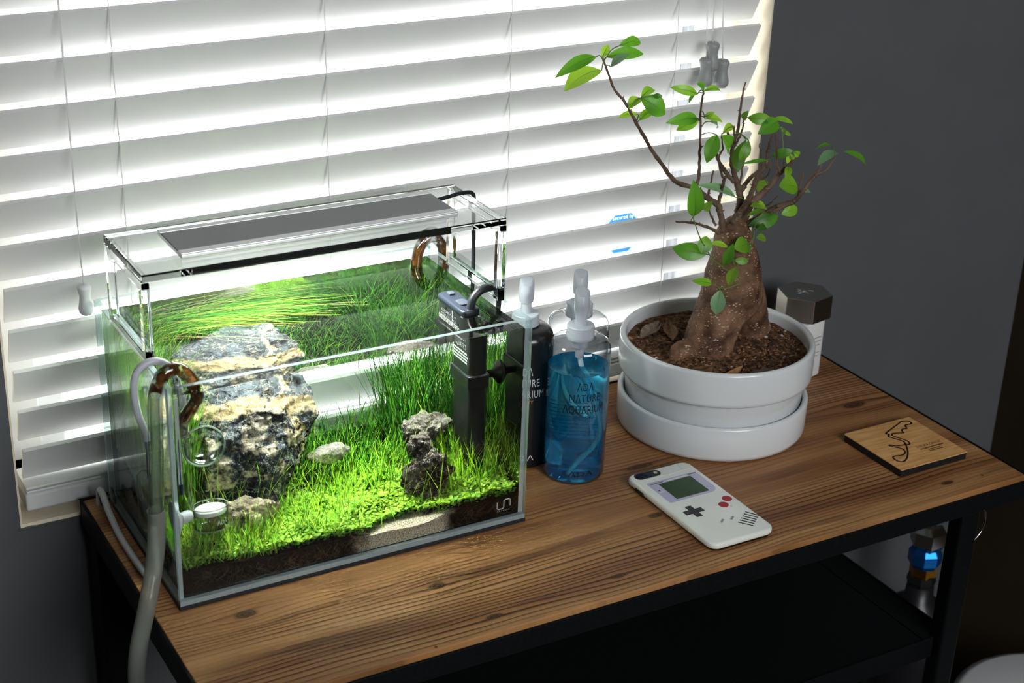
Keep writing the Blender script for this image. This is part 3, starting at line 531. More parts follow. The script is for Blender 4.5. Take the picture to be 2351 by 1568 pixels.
# ------------------------------------------------------------------ gas cylinder and white bin beside the table
cyl = thing('gas_cylinder', 'black gas cylinder with chrome, blue and brass regulator fittings under the table end', 'gas cylinder', (1.075, 0.12, -0.74))
CX, CYY = 1.0690, 0.12
MB().lathe((CX, CYY, 0), [(0, -0.74), (0.055, -0.74), (0.06, -0.735), (0.06, -0.45), (0.054, -0.415), (0.036, -0.385), (0.02, -0.372), (0.018, -0.352), (0, -0.352)], 32).obj('body', mat('black_cylinder_paint', (0.012, 0.012, 0.014), 0.35), cyl, smooth=True)
MB().lathe((CX, CYY, 0), [(0, -0.354), (0.017, -0.354), (0.020, -0.345), (0.018, -0.335), (0.0, -0.335)], 8).obj('valve', mat('black_valve', (0.01, 0.01, 0.01), 0.3), cyl)
MB().lathe((CX, CYY, 0), [(0, -0.336), (0.0185, -0.336), (0.0185, -0.3215), (0.0, -0.3215)], 6).obj('brass_nut', mat('brass', srgb(200, 140, 30), 0.3, metal=1.0), cyl)
MB().lathe((CX, CYY, 0), [(0, -0.322), (0.0185, -0.322), (0.0225, -0.315), (0.0225, -0.300), (0.018, -0.293), (0, -0.293)], 8).obj('blue_body', mat('blue_anodised', srgb(20, 110, 190), 0.25, metal=0.8), cyl)
MB().lathe((CX, CYY, 0), [(0, -0.294), (0.018, -0.294), (0.024, -0.286), (0.0245, -0.266), (0.009, -0.262), (0.009, -0.22), (0, -0.22)], 6).obj('chrome_fitting', M_chrome, cyl)
MB().tube(spline([(CX, CYY, -0.222), (CX - 0.002, CYY + 0.01, -0.16), (CX - 0.03, CYY + 0.05, -0.10), (CX - 0.1, CYY + 0.09, -0.075)]), 0.004, 8).obj('cable', mat('black_cable', (0.01, 0.01, 0.01), 0.4), cyl, smooth=True)
bn = thing('waste_bin', 'white round bin on the floor right of the table', 'bin', (1.22, -0.05, -0.74))
MB().lathe((1.140, -0.090, 0), [(0, -0.74), (0.10, -0.74), (0.1375, -0.47), (0.1408, -0.462), (0.1342, -0.458), (0.097, -0.72), (0, -0.72)], 40).obj('body', mat('white_plastic', (0.8, 0.81, 0.81), 0.45), bn, smooth=True, autosmooth=40)
MB().lathe((1.140, -0.090, 0), [(0, -0.446), (0.1298, -0.450), (0.1419, -0.456), (0.1419, -0.466), (0.1386, -0.466)], 40).obj('lid', mat('white_plastic_lid', (0.82, 0.83, 0.83), 0.4), bn, smooth=True)

# ------------------------------------------------------------------ aquarium
AW, AD, AH, GT, WL = 0.360, 0.222, 0.2187, 0.005, 0.2085
def edge_glass():
    m = bpy.data.materials.new('glass_cut_edge'); m.use_nodes = True; N, L = nt(m); N.clear()
    out = N.new('ShaderNodeOutputMaterial'); a = N.new('ShaderNodeMixShader'); b = N.new('ShaderNodeMixShader')
    tr = N.new('ShaderNodeBsdfTransparent'); tr.inputs[0].default_value = (0.72, 0.86, 0.84, 1)
    tl = N.new('ShaderNodeBsdfDiffuse'); tl.inputs[0].default_value = (0.74, 0.90, 0.92, 1)
    gl = N.new('ShaderNodeBsdfGlossy'); gl.inputs['Roughness'].default_value = 0.08
    lw = N.new('ShaderNodeLayerWeight'); lw.inputs['Blend'].default_value = 0.5
    fr = N.new('ShaderNodeMath'); fr.operation = 'MULTIPLY_ADD'; fr.inputs[1].default_value = 0.5; fr.inputs[2].default_value = 0.06
    f5 = N.new('ShaderNodeMath'); f5.operation = 'POWER'; f5.inputs[1].default_value = 4.0; L.new(lw.outputs['Facing'], f5.inputs[0]); L.new(f5.outputs[0], fr.inputs[0])
    a.inputs[0].default_value = 0.36
    L.new(tr.outputs[0], a.inputs[1]); L.new(tl.outputs[0], a.inputs[2])
    L.new(fr.outputs[0], b.inputs[0]); L.new(a.outputs[0], b.inputs[1]); L.new(gl.outputs[0], b.inputs[2]); L.new(b.outputs[0], out.inputs[0])
    return m
M_edge = edge_glass()
M_water = refractor('water', (0.985, 1.0, 0.992), 1.333)
aq = thing('aquarium', 'rimless glass aquarium planted with bright green grass and rocks', 'aquarium', (0.18, 0.11, 0.0))
def pane(name, x0, x1, y0, y1, z0, z1, thin):
    mb = MB(); mb.box(x0, x1, y0, y1, z0, z1)
    # faces: bottom, top, front, right, back, left
    big = {'y': (2, 4), 'x': (3, 5), 'z': (0, 1)}[thin]
    mb.m = [0 if i in big else 1 for i in range(6)]
    return mb.obj(name, [M_glass, M_edge], aq)
pane('front_pane', 0, AW, 0, GT, GT, AH, 'y')
pane('back_pane', 0, AW, AD - GT, AD, GT, AH, 'y')
pane('left_pane', 0, GT, GT, AD - GT, GT, AH, 'x')
pane('right_pane', AW - GT, AW, GT, AD - GT, GT, AH, 'x')
pane('bottom_pane', 0, AW, 0, AD, 0.0, GT, 'z')
e = 0.0003
MB().box(GT + e, AW - GT - e, GT + e, AD - GT - e, GT + e, WL).obj('water', M_water, aq)
mo = MB().box(-0.0008, AW + 0.0008, -0.0008, AD + 0.0008, -0.004, -0.0002).obj('levelling_mat', mat('black_foam', (0.012, 0.013, 0.014), 0.7), bevel=0.0004)
tag(mo, 'thin black foam mat under the aquarium', 'mat')
# etched maker's mark low on the front pane
M_etch = mat('etched_mark', (0.36, 0.39, 0.39), 0.6)
mk = MB(); st = 0.0006
def stroke(pts, w, y=-0.0003):
    mk.tube([(a, y, b) for a, b in pts], w, 6)
u0, v0 = 0.3275, 0.0172
arc = [(u0, v0 + .0085), (u0, v0 + .0015), (u0 + .0012, v0 + .0002), (u0 + .006, v0 + .0002), (u0 + .0075, v0 + .0015), (u0 + .0075, v0 + .0085)]
stroke(arc, st)
stroke([(u0 + .0075, v0 + .0085), (u0 + .009, v0 + .0100), (u0 + .0135, v0 + .0100), (u0 + .0148, v0 + .0087), (u0 + .0148, v0 + .0020)], st)
for k in range(7): stroke([(u0 + .0004 + k * .0021, v0 - .0022), (u0 + .0014 + k * .0021, v0 - .0022)], 0.0004)
mk.obj('etched_mark', M_etch, aq)

def hgt(x, y):
    t = min(max((y - 0.005) / 0.21, 0), 1)
    h = 0.026 + 0.034 * t ** 1.2
    h += 0.010 * math.exp(-((x - 0.03) / 0.05) ** 2) * (0.4 + t)
    h -= 0.007 * math.exp(-((x - 0.225) / 0.05) ** 2 - ((y - 0.0) / 0.035) ** 2)
    h += 0.0035 * noise.noise((x * 26, y * 26, 1.3))
    return h
def substrate_material():
    m = mat('aqua_soil_and_sand', rough=1.0, spec=0.02); g = NG(m); b = g.N['Principled BSDF']
    tc = g.N.new('ShaderNodeTexCoord'); sp = g.N.new('ShaderNodeSeparateXYZ'); g.L.new(tc.outputs['Object'], sp.inputs[0])
    x, y = sp.outputs[0], sp.outputs[1]
    n1 = g.noise(tc.outputs['Object'], 60, 4); n2 = g.noise(tc.outputs['Object'], 700, 2)
    soil = g.ramp(n2, [(0.35, (0.0018, 0.0012, 0.0009)), (0.65, (0.009, 0.0055, 0.0035))])
    sand = g.ramp(n2, [(0.3, (0.20, 0.15, 0.09)), (0.55, (0.62, 0.55, 0.42)), (0.75, (0.9, 0.86, 0.75))])
    dx = g.mul(g.sub(x, 0.228), 1 / 0.050); dy = g.mul(g.sub(y, 0.004), 1 / 0.024)
    r = g.add(g.op('SQRT', g.add(g.mul(dx, dx), g.mul(dy, dy))), g.mul(g.sub(n1, 0.5), 0.9))
    g.L.new(g.mixc(g.smooth(r, 0.75, 1.15), sand, soil), b.inputs['Base Color'])
    bu = g.N.new('ShaderNodeBump'); bu.inputs['Strength'].default_value = 0.9; bu.inputs['Distance'].default_value = 0.0015
    g.L.new(n2, bu.inputs['Height']); g.L.new(bu.outputs[0], b.inputs['Normal'])
    return m
M_soil = substrate_material()
X0, X1, Y0_, Y1_ = GT + 0.0006, AW - GT - 0.0006, GT + 0.0006, AD - GT - 0.0006
nx, ny = 90, 54; vs = []; fs = []
for j in range(ny + 1):
    for i in range(nx + 1):
        x = X0 + (X1 - X0) * i / nx; y = Y0_ + (Y1_ - Y0_) * j / ny; vs.append((x, y, hgt(x, y)))
for j in range(ny):
    for i in range(nx):
        a = j * (nx + 1) + i; fs.append((a, a + 1, a + nx + 2, a + nx + 1))
rim = [i for i in range(nx + 1)] + [j * (nx + 1) + nx for j in range(1, ny + 1)] + [ny * (nx + 1) + i for i in range(nx - 1, -1, -1)] + [j * (nx + 1) for j in range(ny - 1, 0, -1)]
b0 = len(vs)
for r in rim: vs.append((vs[r][0], vs[r][1], GT + 0.0006))
for k in range(len(rim)):
    k2 = (k + 1) % len(rim); fs.append((rim[k], b0 + k, b0 + k2, rim[k2]))
fs.append(tuple(range(b0, b0 + len(rim))))
o = MB().add(vs, fs).obj('substrate', M_soil, aq, smooth=True, autosmooth=50); o['kind'] = 'stuff'
# pale roots showing against the front glass
random.seed(11); rt = MB()
for k in range(170):
    x = random.uniform(0.012, 0.19) if k < 130 else random.uniform(0.27, 0.35)
    z = hgt(x, 0.006) - random.uniform(0, 0.012); p = [(x, 0.0057, z)]
    for q in range(4):
        x += random.uniform(-0.006, 0.006); z -= random.uniform(0.0, 0.006); z = max(z, 0.007); x = min(max(x, 0.007), 0.353); p.append((x, 0.0056, z))
    rt.tube(spline(p, 3), 0.00012, 3, cap=False)
o = rt.obj('roots', mat('root_tan', (0.06, 0.038, 0.02), 0.8), aq); o['kind'] = 'stuff'

# ------------------------------------------------------------------ rocks
def rock_material(name, dark, light, vein, planes, scale=30, patch=None):
    m = mat(name, rough=0.75, spec=0.3); g = NG(m); b = g.N['Principled BSDF']
    tc = g.N.new('ShaderNodeTexCoord'); sp = g.N.new('ShaderNodeSeparateXYZ'); g.L.new(tc.outputs['Object'], sp.inputs[0])
    n1 = g.noise(tc.outputs['Object'], scale, 6, 0.62); n2 = g.noise(tc.outputs['Object'], scale * 7, 4, 0.6)
    c = g.ramp(n1, [(0.36, dark), (0.55, tuple((a + q) / 2 for a, q in zip(dark, light))), (0.70, light)])
    c = g.mixc(g.mul(g.smooth(n2, 0.56, 0.70), 0.55), c, vein)
    dist = g.sub(g.noise(tc.outputs['Object'], scale * 1.2, 5, 0.65), 0.5)
    for (p, nrm, wd) in planes:
        d = g.add(g.add(g.mul(g.sub(sp.outputs[0], p[0]), nrm[0]), g.mul(g.sub(sp.outputs[1], p[1]), nrm[1])), g.mul(g.sub(sp.outputs[2], p[2]), nrm[2]))
        d = g.op('ABSOLUTE', g.add(d, g.mul(dist, 0.040)))
        vv = g.sub(1.0, g.smooth(d, wd * 0.45, wd))
        c = g.mixc(g.mul(vv, g.smooth(n2, 0.28, 0.46)), c, g.mixc(g.smooth(n1, 0.4, 0.6), vein, tuple(min(1, q * 1.5) for q in vein)))
    if patch:     # crumbling cream and rust encrustation on the lower face
        pm = g.mul(g.smooth(g.noise(tc.outputs['Object'], 46, 4, 0.6), 0.50, 0.60), g.sub(1.0, g.smooth(sp.outputs[2], patch - 0.012, patch + 0.006)))
        c = g.mixc(g.mul(pm, 0.85), c, g.ramp(n2, [(0.3, (0.10, 0.06, 0.03)), (0.5, (0.50, 0.42, 0.27)), (0.7, (0.72, 0.68, 0.56))]))
        pit = g.smooth(g.noise(tc.outputs['Object'], 75, 3, 0.6), 0.60, 0.68)
        c = g.mixc(g.mul(pit, 0.8), c, (0.008, 0.008, 0.008))
    # thin cross hatched calcite threads
    dd = g.op('ABSOLUTE', g.sub(g.noise(tc.outputs['Object'], scale * 2.3, 3, 0.5), 0.5))
    c = g.mixc(g.mul(g.sub(1.0, g.smooth(dd, 0.003, 0.012)), 0.6), c, (0.36, 0.33, 0.25))
    g.L.new(c, b.inputs['Base Color'])
    bu = g.N.new('ShaderNodeBump'); bu.inputs['Strength'].default_value = 1.0; bu.inputs['Distance'].default_value = 0.004
    g.L.new(n2, bu.inputs['Height']); g.L.new(bu.outputs[0], b.inputs['Normal'])
    return m
ROCK_BVH = []
def rock(name, label, pts, material, amp=0.006, cuts=5, freq=28, seed=0, sm=2, group='rocks in the aquarium'):
    bm = bmesh.new()
    for p in pts: bm.verts.new(p)
    r = bmesh.ops.convex_hull(bm, input=bm.verts)
    bmesh.ops.delete(bm, geom=[v for v in r['geom_interior'] if isinstance(v, bmesh.types.BMVert)], context='VERTS')
    bmesh.ops.triangulate(bm, faces=bm.faces)
    for _ in range(cuts):
        lim = 0.0030
        ed = [e_ for e_ in bm.edges if e_.calc_length() > lim]
        if not ed: break
        bmesh.ops.subdivide_edges(bm, edges=ed, cuts=1, use_grid_fill=True)
        bmesh.ops.triangulate(bm, faces=[f_ for f_ in bm.faces if len(f_.verts) > 3])
    bmesh.ops.smooth_vert(bm, verts=bm.verts, factor=0.5, use_axis_x=True, use_axis_y=True, use_axis_z=True)
    for _ in range(sm): bmesh.ops.smooth_vert(bm, verts=bm.verts, factor=0.5, use_axis_x=True, use_axis_y=True, use_axis_z=True)
    bm.normal_update(); off = Vector((seed * 3.7, seed * 1.9, seed * 5.1)); mv = []
    for v in bm.verts:
        p = v.co * freq + off
        q = p * 1.0; q.z *= 1.6
        a = noise.ridged_multi_fractal(q, 0.9, 2.1, 4, 0.9, 2.0) - 1.1
        b2 = noise.noise(p * 0.5)
        c3 = noise.noise(p * 3.4); c4 = noise.noise(p * 7.5)
        mv.append(v.co + v.normal * (amp * (0.6 * a + 1.0 * b2 + 0.42 * c3 + 0.2 * c4)))
    for v, q in zip(bm.verts, mv): v.co = q
    bm.normal_update()
    ROCK_BVH.append(BVHTree.FromBMesh(bm))
    me = bpy.data.meshes.new(name); bm.to_mesh(me); bm.free(); me.materials.append(material)
    me.polygons.foreach_set('use_smooth', [True] * len(me.polygons))
    o = put(name, me); return tag(o, label, 'rock', group)
STONE = (0.013, 0.016, 0.018), (0.062, 0.078, 0.088), (0.33, 0.25, 0.125)
M_rockA = rock_material('slate_with_ochre_vein', *STONE, [((0.09, 0.105, 0.149), Vector((0.12, 0.45, 0.88)).normalized(), 0.0105), ((0.137, 0.10, 0.15), Vector((0.9, -0.35, 0.25)).normalized(), 0.003)], patch=0.142)
BIG = [(0.042, 0.128, 0.156), (0.050, 0.098, 0.135), (0.090, 0.088, 0.150), (0.130, 0.080, 0.147), (0.138, 0.106, 0.180), (0.146, 0.134, 0.196), (0.105, 0.149, 0.189), (0.060, 0.146, 0.162),
       (0.168, 0.118, 0.152), (0.172, 0.110, 0.128), (0.142, 0.085, 0.098), (0.118, 0.080, 0.05), (0.052, 0.080, 0.118), (0.045, 0.085, 0.05), (0.118, 0.066, 0.100), (0.110, 0.062, 0.055), (0.155, 0.150, 0.15), (0.125, 0.150, 0.05), (0.040, 0.150, 0.05), (0.050, 0.146, 0.135)]
rock('boulder', 'large grey boulder with ochre veins at the left of the aquarium', BIG, M_rockA, 0.0065, 7, 26, 1)
M_rockB = rock_material('dark_pitted_stone', (0.012, 0.010, 0.008), (0.13, 0.11, 0.085), (0.42, 0.32, 0.18), [], 45)
M_rockC = rock_material('grey_pitted_stone', (0.035, 0.03, 0.024), (0.24, 0.22, 0.18), (0.50, 0.38, 0.2), [], 40)
def blob(cx, cyy, cz, rx, ry, rz, n=22, seed=0):
    random.seed(seed); o = []
    for k in range(n):
        t = math.acos(1 - 2 * (k + .5) / n); f_ = math.pi * (1 + 5 ** .5) * k; s_ = random.uniform(0.82, 1.08)
        o.append((cx + rx * s_ * math.sin(t) * math.cos(f_), cyy + ry * s_ * math.sin(t) * math.sin(f_), cz + rz * s_ * math.cos(t)))
    return o
rock('dark_rock', 'dark brown rugged rock standing in the carpet plants', blob(0.2650, 0.046, 0.052, 0.0300, 0.023, 0.034, seed=5), M_rockB, 0.008, 6, 44, 4, 1)
rock('knob_rock', 'small ridged rock resting on top of the dark brown rock', blob(0.2630, 0.060, 0.084, 0.0185, 0.014, 0.0175, seed=6), M_rockB, 0.007, 6, 52, 7, 1)
rock('grey_rock', 'light grey lumpy rock behind the dark brown rock', blob(0.284, 0.105, 0.085, 0.030, 0.020, 0.019, seed=18), M_rockC, 0.009, 6, 44, 9, 1)
rock('flat_stone', 'flat pale stone half buried in grass at mid tank', blob(0.1785, 0.11, 0.080, 0.027, 0.016, 0.0120, seed=9), rock_material('pale_stone', (0.16, 0.15, 0.12), (0.50, 0.48, 0.41), (0.62, 0.56, 0.42), [], 40), 0.002, 6, 44, 12, 1)
rock('foot_rock', 'low cream pebbled rock at the foot of the large boulder', blob(0.073, 0.052, 0.056, 0.045, 0.014, 0.022, seed=12), rock_material('cream_stone', (0.10, 0.08, 0.05), (0.62, 0.52, 0.36), (0.75, 0.62, 0.38), [], 60), 0.005, 6, 50, 15, 1)
def in_rock(p):
    for b in ROCK_BVH:
        r = b.ray_cast(Vector(p), Vector((0.013, 0.021, 1)))
        if r[0] is not None and r[1].z > 0: return True
    return False

# ------------------------------------------------------------------ plants in the tank
G_b = leafy('grass_bright', (0.36, 0.58, 0.04), (0.52, 0.82, 0.05), 0.5, gloss=0)
G_m = leafy('grass_mid', (0.12, 0.34, 0.028), (0.20, 0.50, 0.04), 0.5, gloss=0)
G_d = leafy('grass_deep', (0.030, 0.14, 0.018), (0.05, 0.22, 0.02), 0.5, gloss=0)
G_t = leafy('grass_tan', (0.36, 0.28, 0.09), (0.42, 0.32, 0.10), 0.4, gloss=0)
GM = [G_b, G_m, G_d, G_t]
def clampv(p): return (min(max(p[0], 0.0065), 0.3535), min(max(p[1], 0.0065), 0.2155), min(p[2], 0.2065))
def blade(mb, x, y, h, lean, az, curl, w, mi, segs=5):
    z = hgt(x, y) - 0.002; p = Vector((x, y, z)); d = Vector((math.cos(az) * lean, math.sin(az) * lean, 1)).normalized()
    side = Vector((-math.sin(az + 0.6), math.cos(az + 0.6), 0)); bend = Vector((math.cos(az), math.sin(az), -0.25)) * curl
    pts = []
    for k in range(segs + 1):
        pts.append(p.copy()); d = (d + bend / segs * (0.4 + k / segs)).normalized(); p = p + d * (h / segs)
        if p.z > 0.2062: p.z = 0.2062
    vs = []; fs = []
    for k, q in enumerate(pts):
        ww = w * (1 - 0.8 * (k / segs) ** 1.6)
        vs += [clampv(q - side * ww), clampv(q + side * ww)]
    for k in range(segs): fs.append((2 * k, 2 * k + 1, 2 * k + 3, 2 * k + 2))
    mb.mi = mi; mb.add(vs, fs)
def pick(ws):
    r = random.random() * sum(ws)
    for i, q in enumerate(ws):
        r -= q
        if r <= 0: return i
    return 0
def zone(mb, n, xa, xb, ya, yb, ha, hb, ws, lean=0.35, curl=0.7, w=0.00052, az=None, dens=None):
    k = 0; tries = 0
    while k < n and tries < n * 6:
        tries += 1
        x = random.uniform(xa, xb); y = random.uniform(ya, yb)
        if dens and random.random() > dens(x, y): continue
        if in_rock((x, y, hgt(x, y) + 0.004)): continue
        a = random.uniform(0, 2 * math.pi) if az is None else random.gauss(az, 0.45)
        blade(mb, x, y, random.uniform(ha, hb), abs(random.gauss(0, lean)), a, random.uniform(0.1, curl), w * random.uniform(0.7, 1.3), pick(ws)); k += 1
random.seed(21); gr = MB()
zone(gr, 1900, 0.08, 0.352, 0.115, 0.214, 0.022, 0.052, (0.6, 4, 6, 0.25), 0.45, 0.9)                       # back lawn
zone(gr, 1350, 0.008, 0.19, 0.010, 0.075, 0.018, 0.044, (5, 4, 0.8, 0.3), 0.5, dens=lambda x, y: 1.0 if x < 0.10 else 0.16)                 # front left
zone(gr, 560, 0.17, 0.26, 0.080, 0.13, 0.018, 0.045, (4, 4, 1, 0.2), 0.4)
zone(gr, 620, 0.29, 0.352, 0.035, 0.12, 0.022, 0.060, (5, 4, 1, 0.2), 0.3)                       # front right
zone(gr, 800, 0.262, 0.345, 0.135, 0.214, 0.075, 0.135, (0.3, 3, 7, 0.2), 0.2, 0.6)              # tall tuft, back right
zone(gr, 650, 0.008, 0.040, 0.080, 0.214, 0.07, 0.140, (1.5, 6, 2, 0.4), 0.12, 0.4)               # along the left pane
zone(gr, 260, 0.010, 0.120, 0.170, 0.214, 0.10, 0.15, (0.3, 3, 7, 0.8), 0.15, 0.5)
zone(gr, 260, 0.03, 0.33, 0.012, 0.10, 0.05, 0.095, (6, 3, 0.2, 0.4), 0.5, 1.0, 0.0004)         # stray long blades
zone(gr, 800, 0.0075, 0.042, 0.085, 0.205, 0.08, 0.150, (3, 6, 1, 0.3), 0.14, 0.5, 0.0006)   # curtain of tall blades left of the boulder
# trailing blades that rise at the back left and lie to the right beneath the surface
for k in range(230):
    x = random.uniform(0.012, 0.10); y = random.uniform(0.165, 0.213)
    L_ = random.uniform(0.05, 0.15); zt = random.uniform(0.178, 0.203); drift = random.gauss(-0.025, 0.018)
    P = [(x, y, hgt(x, y)), (x + random.uniform(-0.004, 0.01), y, 0.11), (x + 0.02, y + drift * 0.2, zt - 0.012), (x + 0.02 + L_ * 0.5, y + drift * 0.6, zt), (x + 0.02 + L_, y + drift, zt - random.uniform(0, 0.015))]
    S = spline(P, 3); vs = []; fs = []
    for q, p in enumerate(S):
        ww = 0.0005 * (1 - 0.8 * q / len(S)); vs += [clampv((p[0], p[1] - ww, p[2])), clampv((p[0], p[1] + ww, p[2] + ww))]
    for q in range(len(S) - 1): fs.append((2 * q, 2 * q + 1, 2 * q + 3, 2 * q + 2))
    gr.mi = pick((0.3, 2, 5, 2.2)); gr.add(vs, fs)
o = gr.obj('hairgrass', GM); tag(o, 'fine green hairgrass growing throughout the aquarium', 'grass', kind='stuff')

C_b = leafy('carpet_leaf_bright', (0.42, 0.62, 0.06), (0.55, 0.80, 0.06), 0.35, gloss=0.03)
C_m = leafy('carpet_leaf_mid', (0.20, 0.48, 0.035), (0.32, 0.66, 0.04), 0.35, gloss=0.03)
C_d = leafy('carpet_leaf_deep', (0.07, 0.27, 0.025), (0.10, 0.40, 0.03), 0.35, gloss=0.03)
random.seed(33); cp = MB()
def mound(x, y): return 0.0095 * (0.5 + 0.5 * noise.noise((x * 45, y * 45, 4.0))) + 0.004
def carpet_w(x, y):
    if ((x - 0.232) / 0.040) ** 2 + ((y - 0.004) / 0.019) ** 2 < 1: return 0
    wx = min(max((x - 0.05) / 0.06, 0.30), 1); wy = 1 - min(max((y - 0.075) / 0.05, 0), 1)
    return wx * wy
k = 0
while k < 19000:
    x = random.uniform(0.010, 0.352); y = random.uniform(0.0075, 0.125)
    if random.random() > carpet_w(x, y): continue
    if in_rock((x, y, hgt(x, y) + 0.006)): continue
    t = random.random() ** 0.5; z = hgt(x, y) + t * mound(x, y) * 1.25
    r = random.uniform(0.0011, 0.0023); tilt = random.uniform(0, 0.7); a = random.uniform(0, 6.283)
    n_ = Vector((math.sin(tilt) * math.cos(a), math.sin(tilt) * math.sin(a), math.cos(tilt))); e1 = n_.orthogonal().normalized(); e2 = n_.cross(e1)
    el = random.uniform(0.7, 0.95); c = Vector((x, y, z)); ph = random.uniform(0, 6.28)
    vs = [clampv(c + (e1 * math.cos(ph + 6.283 * q / 6) + e2 * el * math.sin(ph + 6.283 * q / 6)) * r) for q in range(6)]
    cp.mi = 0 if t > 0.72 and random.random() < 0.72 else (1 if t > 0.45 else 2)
    cp.add(vs, [(0, 1, 2, 3, 4, 5)]); k += 1
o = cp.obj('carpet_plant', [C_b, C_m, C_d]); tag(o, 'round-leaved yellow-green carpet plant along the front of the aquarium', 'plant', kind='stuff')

# ------------------------------------------------------------------ lamp on its clear stand
M_leg = refractor('clear_acrylic_leg', (0.985, 0.992, 0.992), 1.28)
M_acr = refractor('clear_acrylic', (0.985, 0.992, 0.992), 1.47)
lamp = thing('aquarium_lamp', 'flat grey ribbed LED lamp on a clear acrylic stand over the tank', 'lamp', (0.18, 0.107, AH))
LY0, LY1, LZ = 0.051, 0.163, 0.305
px0, px1 = -0.0015, 0.3575
hx0, hx1, hy0, hy1 = 0.050, 0.308, 0.082, 0.132        # opening under the lamp
def frame_plate(X0, X1, Y0, Y1, x0, x1, y0, y1, z0, z1):
    o_ = [(X0, Y0), (X1, Y0), (X1, Y1), (X0, Y1)]; i_ = [(x0, y0), (x1, y0), (x1, y1), (x0, y1)]
    vs = [(a, b, z) for z in (z0, z1) for a, b in o_ + i_]; fs = []
    for k in range(4):
        q = (k + 1) % 4
        fs += [(k, 4 + k, 4 + q, q), (8 + k, 8 + q, 12 + q, 12 + k), (k, q, 8 + q, 8 + k), (4 + k, 12 + k, 12 + q, 4 + q)]
    return vs, fs
MB().add(*frame_plate(px0, px1, LY0, LY1, hx0, hx1, hy0, hy1, LZ - 0.0075, LZ)).obj('top_plate', M_acr, lamp, bevel=0.0009, bseg=1)
for xa, xb, xi in ((px0, px0 + 0.0072, GT + 0.0012), (px1 - 0.0072, px1, AW - GT - 0.0012)):
    vs, fs = frame_plate(LY0, LY1, AH + 0.0006, LZ - 0.0078, LY0 + 0.010, LY1 - 0.010, AH + 0.011, LZ - 0.0079 - 0.0085, xa, xb)
    o = MB().add([(c, a, b) for a, b, c in vs], fs).obj('leg', M_leg, lamp, bevel=0.0006, bseg=1)
    bm = bmesh.new(); bm.from_mesh(o.data); bmesh.ops.recalc_face_normals(bm, faces=bm.faces); bm.to_mesh(o.data); bm.free()
    s_ = 1 if xi < 0.1 else -1
    cl = MB(); x_a, x_b = sorted((xi, xi + s_ * 0.003))
    vplate_ = rrect(LY0 + 0.008, LY1 - 0.008, 0.196, AH + 0.020, 0.004)
    n_ = len(vplate_); vs = [(x_a, a, b) for a, b in vplate_] + [(x_b, a, b) for a, b in vplate_]
    cl.add(vs, [tuple(range(n_))[::-1], tuple(range(n_, 2 * n_))] + [(i, (i + 1) % n_, n_ + (i + 1) % n_, n_ + i) for i in range(n_)])
    o = cl.obj('clip', thin_glass('clear_clip_acrylic', (0.98, 0.99, 0.99), (0.55, 0.62, 0.62), 1.45, 3), lamp)
M_alu = mat('brushed_aluminium', (0.78, 0.79, 0.79), 0.42, metal=0.8)
M_rib = mat('dark_anodised_ribs', (0.36, 0.37, 0.365), 0.5, metal=0.6)
sx0, sx1, sy0, sy1, sz0, sz1 = 0.0420, 0.3165, 0.0735, 0.1405, LZ + 0.0003, LZ + 0.0055
body_ = MB().box(sx0, sx1, sy0, sy1, sz0, sz1 - 0.0014).obj('lamp_body', M_alu, lamp, bevel=0.0010)
MB().box(sx0, sx1, sy0, sy0 + 0.010, sz1 - 0.0016, sz1).box(sx0, sx1, sy1 - 0.008, sy1, sz1 - 0.0016, sz1).obj('lamp_margin', M_alu, body_, bevel=0.0006)
rb = MB(); y = sy0 + 0.0105
while y < sy1 - 0.0090:
    rb.box(sx0 + 0.0006, sx1 - 0.0006, y, y + 0.0010, sz1 - 0.0016, sz1 - 0.0001); y += 0.0019
rb.obj('heat_sink_ribs', M_rib, body_)
M_led = bpy.data.materials.new('led_light'); M_led.use_nodes = True; N, L = nt(M_led); N.clear()
em = N.new('ShaderNodeEmission'); em.inputs['Color'].default_value = (0.93, 1.0, 0.97, 1); em.inputs['Strength'].default_value = 20.0
ou = N.new('ShaderNodeOutputMaterial'); L.new(em.outputs[0], ou.inputs[0])
MB().add([(hx0 + .003, hy0 + .003, LZ - 0.0005), (hx0 + .003, hy1 - .003, LZ - 0.0005), (hx1 - .003, hy1 - .003, LZ - 0.0005), (hx1 - .003, hy0 + .003, LZ - 0.0005)], [(0, 1, 2, 3)]).obj('led_panel', M_led, body_)
led = bpy.data.lights.new('lamp_light', 'AREA'); led.shape = 'RECTANGLE'; led.size = hx1 - hx0 - 0.008; led.size_y = hy1 - hy0 - 0.008
led.energy = 5.0; led.spread = math.radians(116); led.color = (0.94, 1.0, 0.96)
lo_ = bpy.data.objects.new('lamp_light', led); COL.objects.link(lo_); lo_.parent = lamp
lo_.location = Vector(((hx0 + hx1) / 2, (hy0 + hy1) / 2, LZ - 0.0012)) - lamp.location
bz = MB(); bz.add(*frame_plate(hx0 + .0006, hx1 - .0006, hy0 + .0006, hy1 - .0006, hx0 + .003, hx1 - .003, hy0 + .003, hy1 - .003, LZ - 0.007, LZ)).obj('led_bezel', mat('black_bezel', (0.015, 0.017, 0.017), 0.4), body_)
M_cable = mat('black_rubber', (0.014, 0.016, 0.018), 0.4)
MB().tube(spline([(0.314, 0.118, 0.3075), (0.330, 0.120, 0.3085), (0.346, 0.122, 0.3095), (0.3605, 0.126, 0.305), (0.3625, 0.128, 0.285), (0.3625, 0.126, 0.25), (0.3635, 0.128, 0.20), (0.366, 0.14, 0.09), (0.370, 0.16, 0.012), (0.376, 0.19, -0.0015), (0.38, 0.232, -0.001)]), 0.0021, 8).obj('power_cord', M_cable, lamp, smooth=True)

